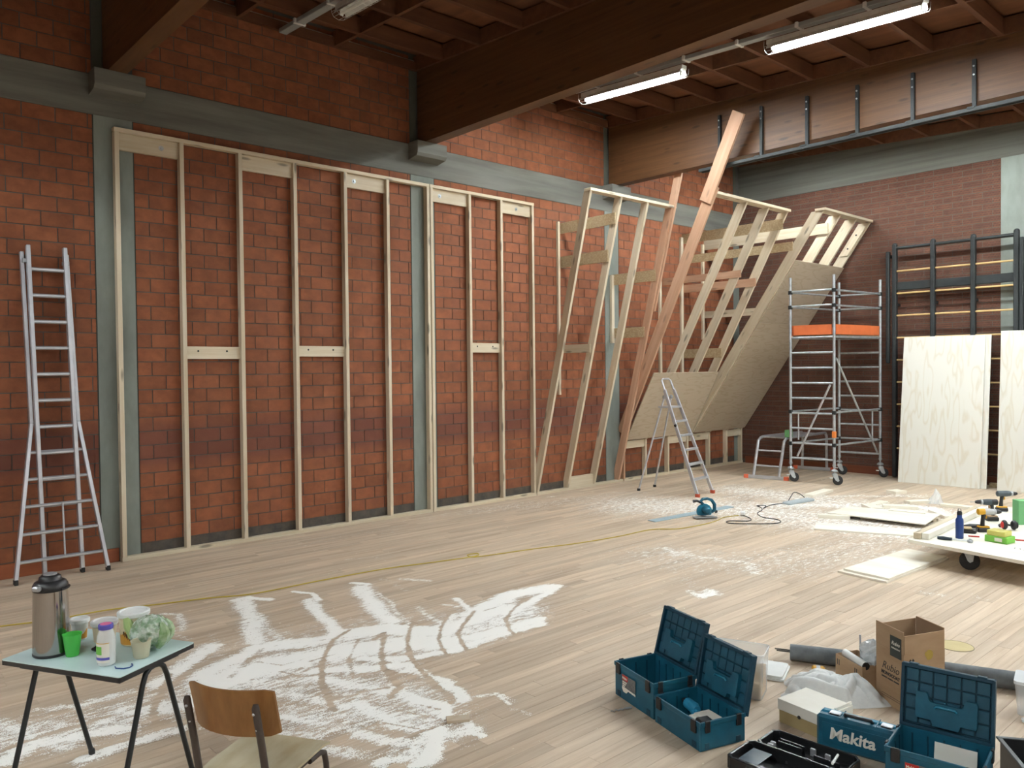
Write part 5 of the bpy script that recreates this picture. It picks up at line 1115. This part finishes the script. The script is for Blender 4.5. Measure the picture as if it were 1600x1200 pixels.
# cloth heap
nu, nv = 150, 64; vs = []; fs = []; rs = random.Random(21); FOLDS = []
for k in range(30):          # rounded folds laid over one another
    a, r_ = rs.uniform(0, 2 * PI), rs.uniform(.02, .24); px, py = r_ * math.cos(a), .75 * r_ * math.sin(a); b = rs.uniform(0, PI); l_ = rs.uniform(.06, .16); cv = rs.uniform(-.5, .5)
    pts = [(px + l_ * u * math.cos(b + cv * u), py + l_ * u * math.sin(b + cv * u)) for u in (-1, -.5, 0, .5, 1)]
    FOLDS.append((pts, rs.uniform(.020, .038), rs.uniform(.030, .065)))
X_ = []
for i in range(nv + 1):
    for j in range(nu):
        rad = 1 - i / nv; ph = 2 * PI * j / nu
        b = .275 + .035 * math.cos(3 * ph + .5) + .03 * math.sin(5 * ph + 1) + .07 * max(0, math.cos(ph + .35)) ** 8
        X_.append((math.cos(ph) * b * rad, math.sin(ph) * b * .74 * rad, rad))
A_ = np.array(X_); H_ = np.zeros(len(A_))
for pts, w_, h_ in FOLDS:
    dd = seg_d(A_[:, 0], A_[:, 1], pts); H_ = np.maximum(H_, h_ * np.sqrt(np.clip(1 - (dd / w_) ** 2, 0, 1)))
for (x, y, rad), hh in zip(X_, H_):
    f1 = mnoise.noise(Vector((x * 6, y * 6, 1.3)))
    z = .060 * (1 - rad ** 2.6) + .05 * f1 * (1 - rad ** 3) + hh * (1 - rad ** 6) * .95 + .012 * (1 - rad ** 8)
    vs.append((x + .012 * f1, y, max(z, .001)))
for i in range(nv):
    for j in range(nu): fs.append((i * nu + j, i * nu + (j + 1) % nu, (i + 1) * nu + (j + 1) % nu, (i + 1) * nu + j))
fs.append(tuple(range(nu))[::-1])
CL = mat('white_cotton', (.74, .76, .74), (.68, .70, .69), rough=.9, sc=(30, 30, 30))
o = obj('white_cloth', G().add(vs, fs), CL, None, (6.70, 4.60, .001), (0, 0, math.radians(28)), smooth=True); tag(o, 'crumpled white cloth heaped behind the white carton', 'cloth')
# tall cardboard box with opened flaps
t = thing('cardboard_box', 'tall brown cardboard box with printed lettering and raised top flaps', 'box', (7.127, 4.640, .001))
p0 = Vector((0, 0)); pl = Vector((6.922 - 7.127, 4.760 - 4.640)); pr_ = Vector((7.245 - 7.127, 4.925 - 4.640))
bw, bd = pl.length, pr_.length; ul, ur = pl / bw, pr_ / bd
M = Matrix(((-ul.x, ur.x, 0, pl.x), (-ul.y, ur.y, 0, pl.y), (0, 0, 1, 0), (0, 0, 0, 1)))     # local x: left to right along the lettered face
H1, H2, th = .335, .455, .005
def panel(name, x0, x1, y0, y1, z0, z1, mt=CARD): return obj(name, G().box(x0, x1, y0, y1, z0, z1, 0, M), mt, t)
panel('front_panel', 0, bw, 0, th, 0, H1); panel('right_panel', bw - th, bw, th, bd, 0, H1); panel('left_panel', 0, th, th, bd, 0, H1); panel('rear_panel', th, bw - th, bd - th, bd, 0, H1); panel('bottom_panel', th, bw - th, th, bd - th, 0, th)
for nm, a in (('flap', (0, bw, -.002, th - .002)), ('flap', (th, bw - th, bd - th + .002, bd + .002))): panel(nm, *a, H1 + .001, H2 + (.01 if a[3] < .1 else .0))
panel('flap', bw - th + .002, bw + .002, th, bd - th, H1 + .001, H2 - .012); panel('flap', -.002, th - .002, th, bd - th, H1 + .001, H2 - .012)
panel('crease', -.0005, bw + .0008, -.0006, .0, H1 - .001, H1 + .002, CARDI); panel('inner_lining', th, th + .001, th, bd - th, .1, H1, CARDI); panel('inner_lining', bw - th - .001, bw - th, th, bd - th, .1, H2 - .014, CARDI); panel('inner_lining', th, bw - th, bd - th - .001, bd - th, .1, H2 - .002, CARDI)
lp = panel('dark_label', bw * .53, bw * .93, -.0035, -.002, H1 - .035, H1 + .085, mat('green_black_label', (.022, .032, .028), (.03, .042, .036), rough=.5))
RM = Matrix(((-ul.x, 0, ul.y, 0), (-ul.y, 0, -ul.x, 0), (0, 1, 0, 0), (0, 0, 0, 1)))   # text plane on the lettered face
def ink(body, size, x, z, mt=INK, par=None, off=-.0015, **k):
    o = text('lettering', body, size, mt, par or t, (0, 0, 0), (0, 0, 0), ext=.0004, **k)
    X = -ul; nrm = Vector((-X.y, X.x)); 
    if nrm.dot(ur) < 0: nrm = -nrm
    R = Matrix(((X.x, 0, -nrm.x, 0), (X.y, 0, -nrm.y, 0), (0, 1, 0, 0), (0, 0, 0, 1)))
    q = pl + X * x + nrm * off
    o.matrix_local = Matrix.Translation((q.x, q.y, z)) @ R
    return o
ink('Rubio', .062, bw * .22, .205, shear=.35, space=1.0)
ink('MONOCOAT', .0265, bw * .20, .172, bold=.0012)
for k in range(3): panel('print_line', bw * (.21 + .22 * k), bw * (.21 + .22 * k) + bw * .19, -.0012, -.0002, .151, .159, INK)
for k in range(2): panel('print_line', bw * .22, bw * .90, -.0012, -.0002, .055 - k * .012, .058 - k * .012, mat('faint_ink', (.14, .10, .07), rough=.8))
ink('Rubio', .030, bw * .58, H1 + .035, PAPER, lp, off=-.0042, shear=.35); ink('MONOCOAT', .0125, bw * .58, H1 + .012, PAPER, lp, off=-.0042)
yl = obj('yellow_sticker', G().lathe([(.03, 0), (.03, .001), (0, .001)], 20), mat('yellow_sticker', (.42, .30, .06), (.38, .27, .05), rough=.6), t)
Mr = Matrix(((ur.x, 0, -ul.x, 0), (ur.y, 0, -ul.y, 0), (0, 1, 0, 0), (0, 0, 0, 1)))
q = ur * (bd * .60) - ul * .0008; yl.matrix_local = Matrix.Translation((q.x, q.y, H1 - .02)) @ Mr
for k in (0, 1):
    q = ur * (bd * (.16 + .07 * k)) - ul * .0006
    o = obj('arrow_mark', G().prism([(-.003, 0), (.003, 0), (.003, .03), (.010, .03), (0, .046), (-.010, .03), (-.003, .03)], 0, .0006), INK, t); o.matrix_local = Matrix.Translation((q.x, q.y, H1 - .072)) @ Mr
o = obj('white_can', G().lathe([(.07, 0), (.07, .10), (.065, .105), (0, .105)], 24), WHITE, None, (7.035, 4.855, .22), smooth=True); o.location.z = .007 + .19
tag(o, 'white container inside the tall cardboard box', 'can')
o.scale = (1, 1, 1.0)
# small cardboard box with things in it
t = thing('small_carton', 'low open cardboard box left of the tall cardboard box', 'box', (6.845, 4.745, .001))
al = Vector((6.625 - 6.845, 4.86 - 4.745)); ar = Vector((.065, .16)); w1, w2 = al.length, ar.length; ul2, ur2 = al / w1, ar / w2
M2 = Matrix(((-ul2.x, ur2.x, 0, al.x), (-ul2.y, ur2.y, 0, al.y), (0, 0, 1, 0), (0, 0, 0, 1)))
for nm, a in (('front_panel', (0, w1, 0, .004)), ('right_panel', (w1 - .004, w1, .004, w2)), ('left_panel', (0, .004, .004, w2)), ('rear_panel', (.004, w1 - .004, w2 - .004, w2))): obj(nm, G().box(*a, 0, .162, 0, M2), CARD, t)
obj('bottom_panel', G().box(.004, w1 - .004, .004, w2 - .004, 0, .004, 0, M2), CARDI, t)
for k in (0, 1): obj('arrow_mark', G().box(w1 * .06 + k * .016, w1 * .06 + k * .016 + .006, -.001, 0, .10, .135, 0, M2), INK, t)
for k in (0, 1): obj('arrow_mark', G().box(w1 * .72 + k * .016, w1 * .72 + k * .016 + .006, -.001, 0, .10, .135, 0, M2), INK, t)
def in2(x, y, z): v = M2 @ Vector((x, y, z)); return (v.x + 6.845, v.y + 4.745, z)
t = thing('sealant_tube', 'white sealant tube lying across the low carton', 'tube', in2(.03, .05, .165)); 
a_, b_ = Vector((0, 0, .005)), Vector(in2(w1 - .005, .03, .165)) - Vector(in2(.03, .05, .165)) + Vector((0, 0, .0))
obj('barrel', G().tube([a_, b_], .024, 14), WHITE, t, smooth=True); obj('end_ring', G().tube([b_, b_ + (b_ - a_).normalized() * .006], .0235, 14), BLK, t)
o = obj('steel_rod', G().tube([in2(.14, .09, .02), in2(.10, .11, .30)], .006, 8), GREY, None, smooth=True); tag(o, 'grey steel rod standing up out of the low carton', 'rod')
g = G().sphere((0, 0, 0), .085, 16, 10, (1, .75, .9)); rs = random.Random(8); g.v = [tuple(Vector(v) * (1 + rs.uniform(-.16, .16))) for v in g.v]
o = obj('plastic_bag', g, mat('bag_clear', (.72, .78, .80), (.55, .60, .62), rough=.15, alpha=.72, sc=(20, 20, 20)), None, in2(.215, .115, .225)); tag(o, 'crinkled clear plastic bag in the low carton', 'bag')
# dark roll on the floor
t = thing('dark_roll', 'long dark grey rubber roll lying behind the boxes', 'roll', (6.27, 4.945, .058))
pts = [(0, 0, 0), (.26, .12, .0), (.55, .25, .003), (.85, .39, .0), (1.15, .50, .004), (1.5, .64, .0)]
obj('roll', G().tube(pts, [.052, .056, .055, .056, .054, .056], 18), mat('grey_rubber', (.075, .085, .09), (.15, .165, .17), rough=.7, sc=(8, 8, 8)), t, smooth=True)
for dy, dz in ((-.012, .014), (.012, -.004)): obj('rod', G().tube([(-.085, -.04 + dy, dz), (.02, .01 + dy, dz)], .005, 6), INK, t)
# clear tub with sawdust behind the teal boxes
t = thing('storage_tub', 'clear plastic tub half full of sawdust behind the teal boxes', 'tub', (6.315, 4.255, .001), math.radians(20))
CLR = mat('clear_plastic', (.82, .86, .88), rough=.25, alpha=.34)
def opentub(t, hx, hy, h, m_, tap=.012):
    g = G(); o_ = []; n = len(rr(1, 1, .1))
    ps = []
    for (k, z) in ((0, 0), (tap, h)): ps.append([(x, y, z) for x, y in rr(hx - tap + k, hy - tap + k, .02)])
    vs = ps[0] + ps[1]; fs = [(i, (i + 1) % n, (i + 1) % n + n, i + n) for i in range(n)] + [tuple(range(n))]
    obj('tub_wall', G().add(vs, fs), m_, t); obj('tub_rim', G().tube([(x, y, h) for x, y in rr(hx, hy, .022)], .006, 6, closed=True), WHITE if 0 else m_, t)
opentub(t, .155, .105, .27, CLR)
vs = []; fs = []; n = 12
for i in range(n + 1):
    for j in range(n + 1):
        x, y = -.136 + .272 * i / n, -.088 + .176 * j / n; vs.append((x, y, .125 + .045 * mnoise.noise(Vector((x * 12, y * 12, 2))) + .03 * y / .09))
vs2 = [(-.136, -.088, .004), (.136, -.088, .004), (.136, .088, .004), (-.136, .088, .004)]
fs = [(i * (n + 1) + j, (i + 1) * (n + 1) + j, (i + 1) * (n + 1) + j + 1, i * (n + 1) + j + 1) for i in range(n) for j in range(n)]
N1 = len(vs); vs += vs2
fs += [tuple([N1] + [i * (n + 1) for i in range(n + 1)] + [N1 + 1])[::-1], tuple([N1 + 3] + [i * (n + 1) + n for i in range(n + 1)] + [N1 + 2]), tuple([N1] + list(range(n + 1)) + [N1 + 3]), tuple([N1 + 1] + [n * (n + 1) + j for j in range(n + 1)] + [N1 + 2])[::-1]]
o = obj('sawdust_fill', G().add(vs, fs), mat('tan_sawdust', (.58, .44, .29), (.48, .35, .21), rough=.95, sc=(60, 60, 60), bump=.4), t); o['kind'] = 'stuff'
o = obj('tub_lid', G().prism(rr(.10, .14, .02), 0, .012).prism(rr(.09, .13, .02), .012, .028), mat('milky_plastic', (.72, .74, .72), (.66, .68, .66), rough=.35), None, (6.29, 4.66, .002), (0, 0, .35)); tag(o, 'milky plastic lid lying on the floor beside the clear tub', 'lid')
t = thing('tape_measure', 'yellow and grey tape measure lying behind the white cloth', 'tape measure', (6.50, 4.88, .001), .5)
obj('case', G().box(-.04, .04, -.035, .035, 0, .035, .010), YP, t); obj('grip_band', G().box(-.015, .015, -.036, .036, .003, .0365, .004), GREY, t); obj('hook', G().box(-.055, -.04, -.008, .008, 0, .006, .001), STEEL, t)
# clear tub and black crate at the right edge
t = thing('clear_box', 'clear plastic box with dark contents at the right edge, behind the crate', 'tub', (7.66, 5.20, .001), math.radians(12))
opentub(t, .125, .10, .175, CLR); obj('box_lid', G().prism(rr(.13, .105, .02), .178, .195), mat('milky_plastic2', (.72, .76, .78), (.66, .7, .72), rough=.3, alpha=.9), t)
rs = random.Random(2)
for k in range(9): obj('contents', G().box(-.03, .03, -.02, .02, -.012, .012, .004), [BLK, STEEL, OSB][k % 3], t, (rs.uniform(-.06, .06), rs.uniform(-.05, .05), .02 + .028 * (k // 3)), (rs.uniform(-.3, .3), rs.uniform(-.2, .2), rs.uniform(0, 3)))
t = thing('black_crate', 'open black plastic crate cut by the right edge', 'crate', (7.98, 4.23, .001), math.radians(35))
g = G().box(-.2, .2, -.15, .15, 0, .01)
for a in ((-.2, .2, -.15, -.142), (-.2, .2, .142, .15), (-.2, -.192, -.142, .142), (.192, .2, -.142, .142)): g.box(*a, 0, .20)
obj('tub', g, BLK, t); g = G()
for a in ((-.215, .215, -.165, -.142), (-.215, .215, .142, .165), (-.215, -.192, -.142, .142), (.192, .215, -.142, .142)): g.box(*a, .192, .203, .003)
obj('rim', g, mat('grey_rim', (.06, .066, .066), (.08, .088, .088), rough=.5), t)
for k in range(6): obj('contents', G().box(-.05, .05, -.03, .03, -.02, .02, .006), [BLK, GREY, GRN][k % 3], t, (rs.uniform(-.12, .1), rs.uniform(-.08, .08), .03 + .04 * (k // 3)), (0, 0, rs.uniform(0, 3)))
o = obj('white_scrap', G().box(-.03, .03, -.02, .02, 0, .02, .005), WHITE, None, (7.64, 5.02, .002), (0, 0, .4)); tag(o, 'small white scrap on the floor before the clear box', 'scrap')
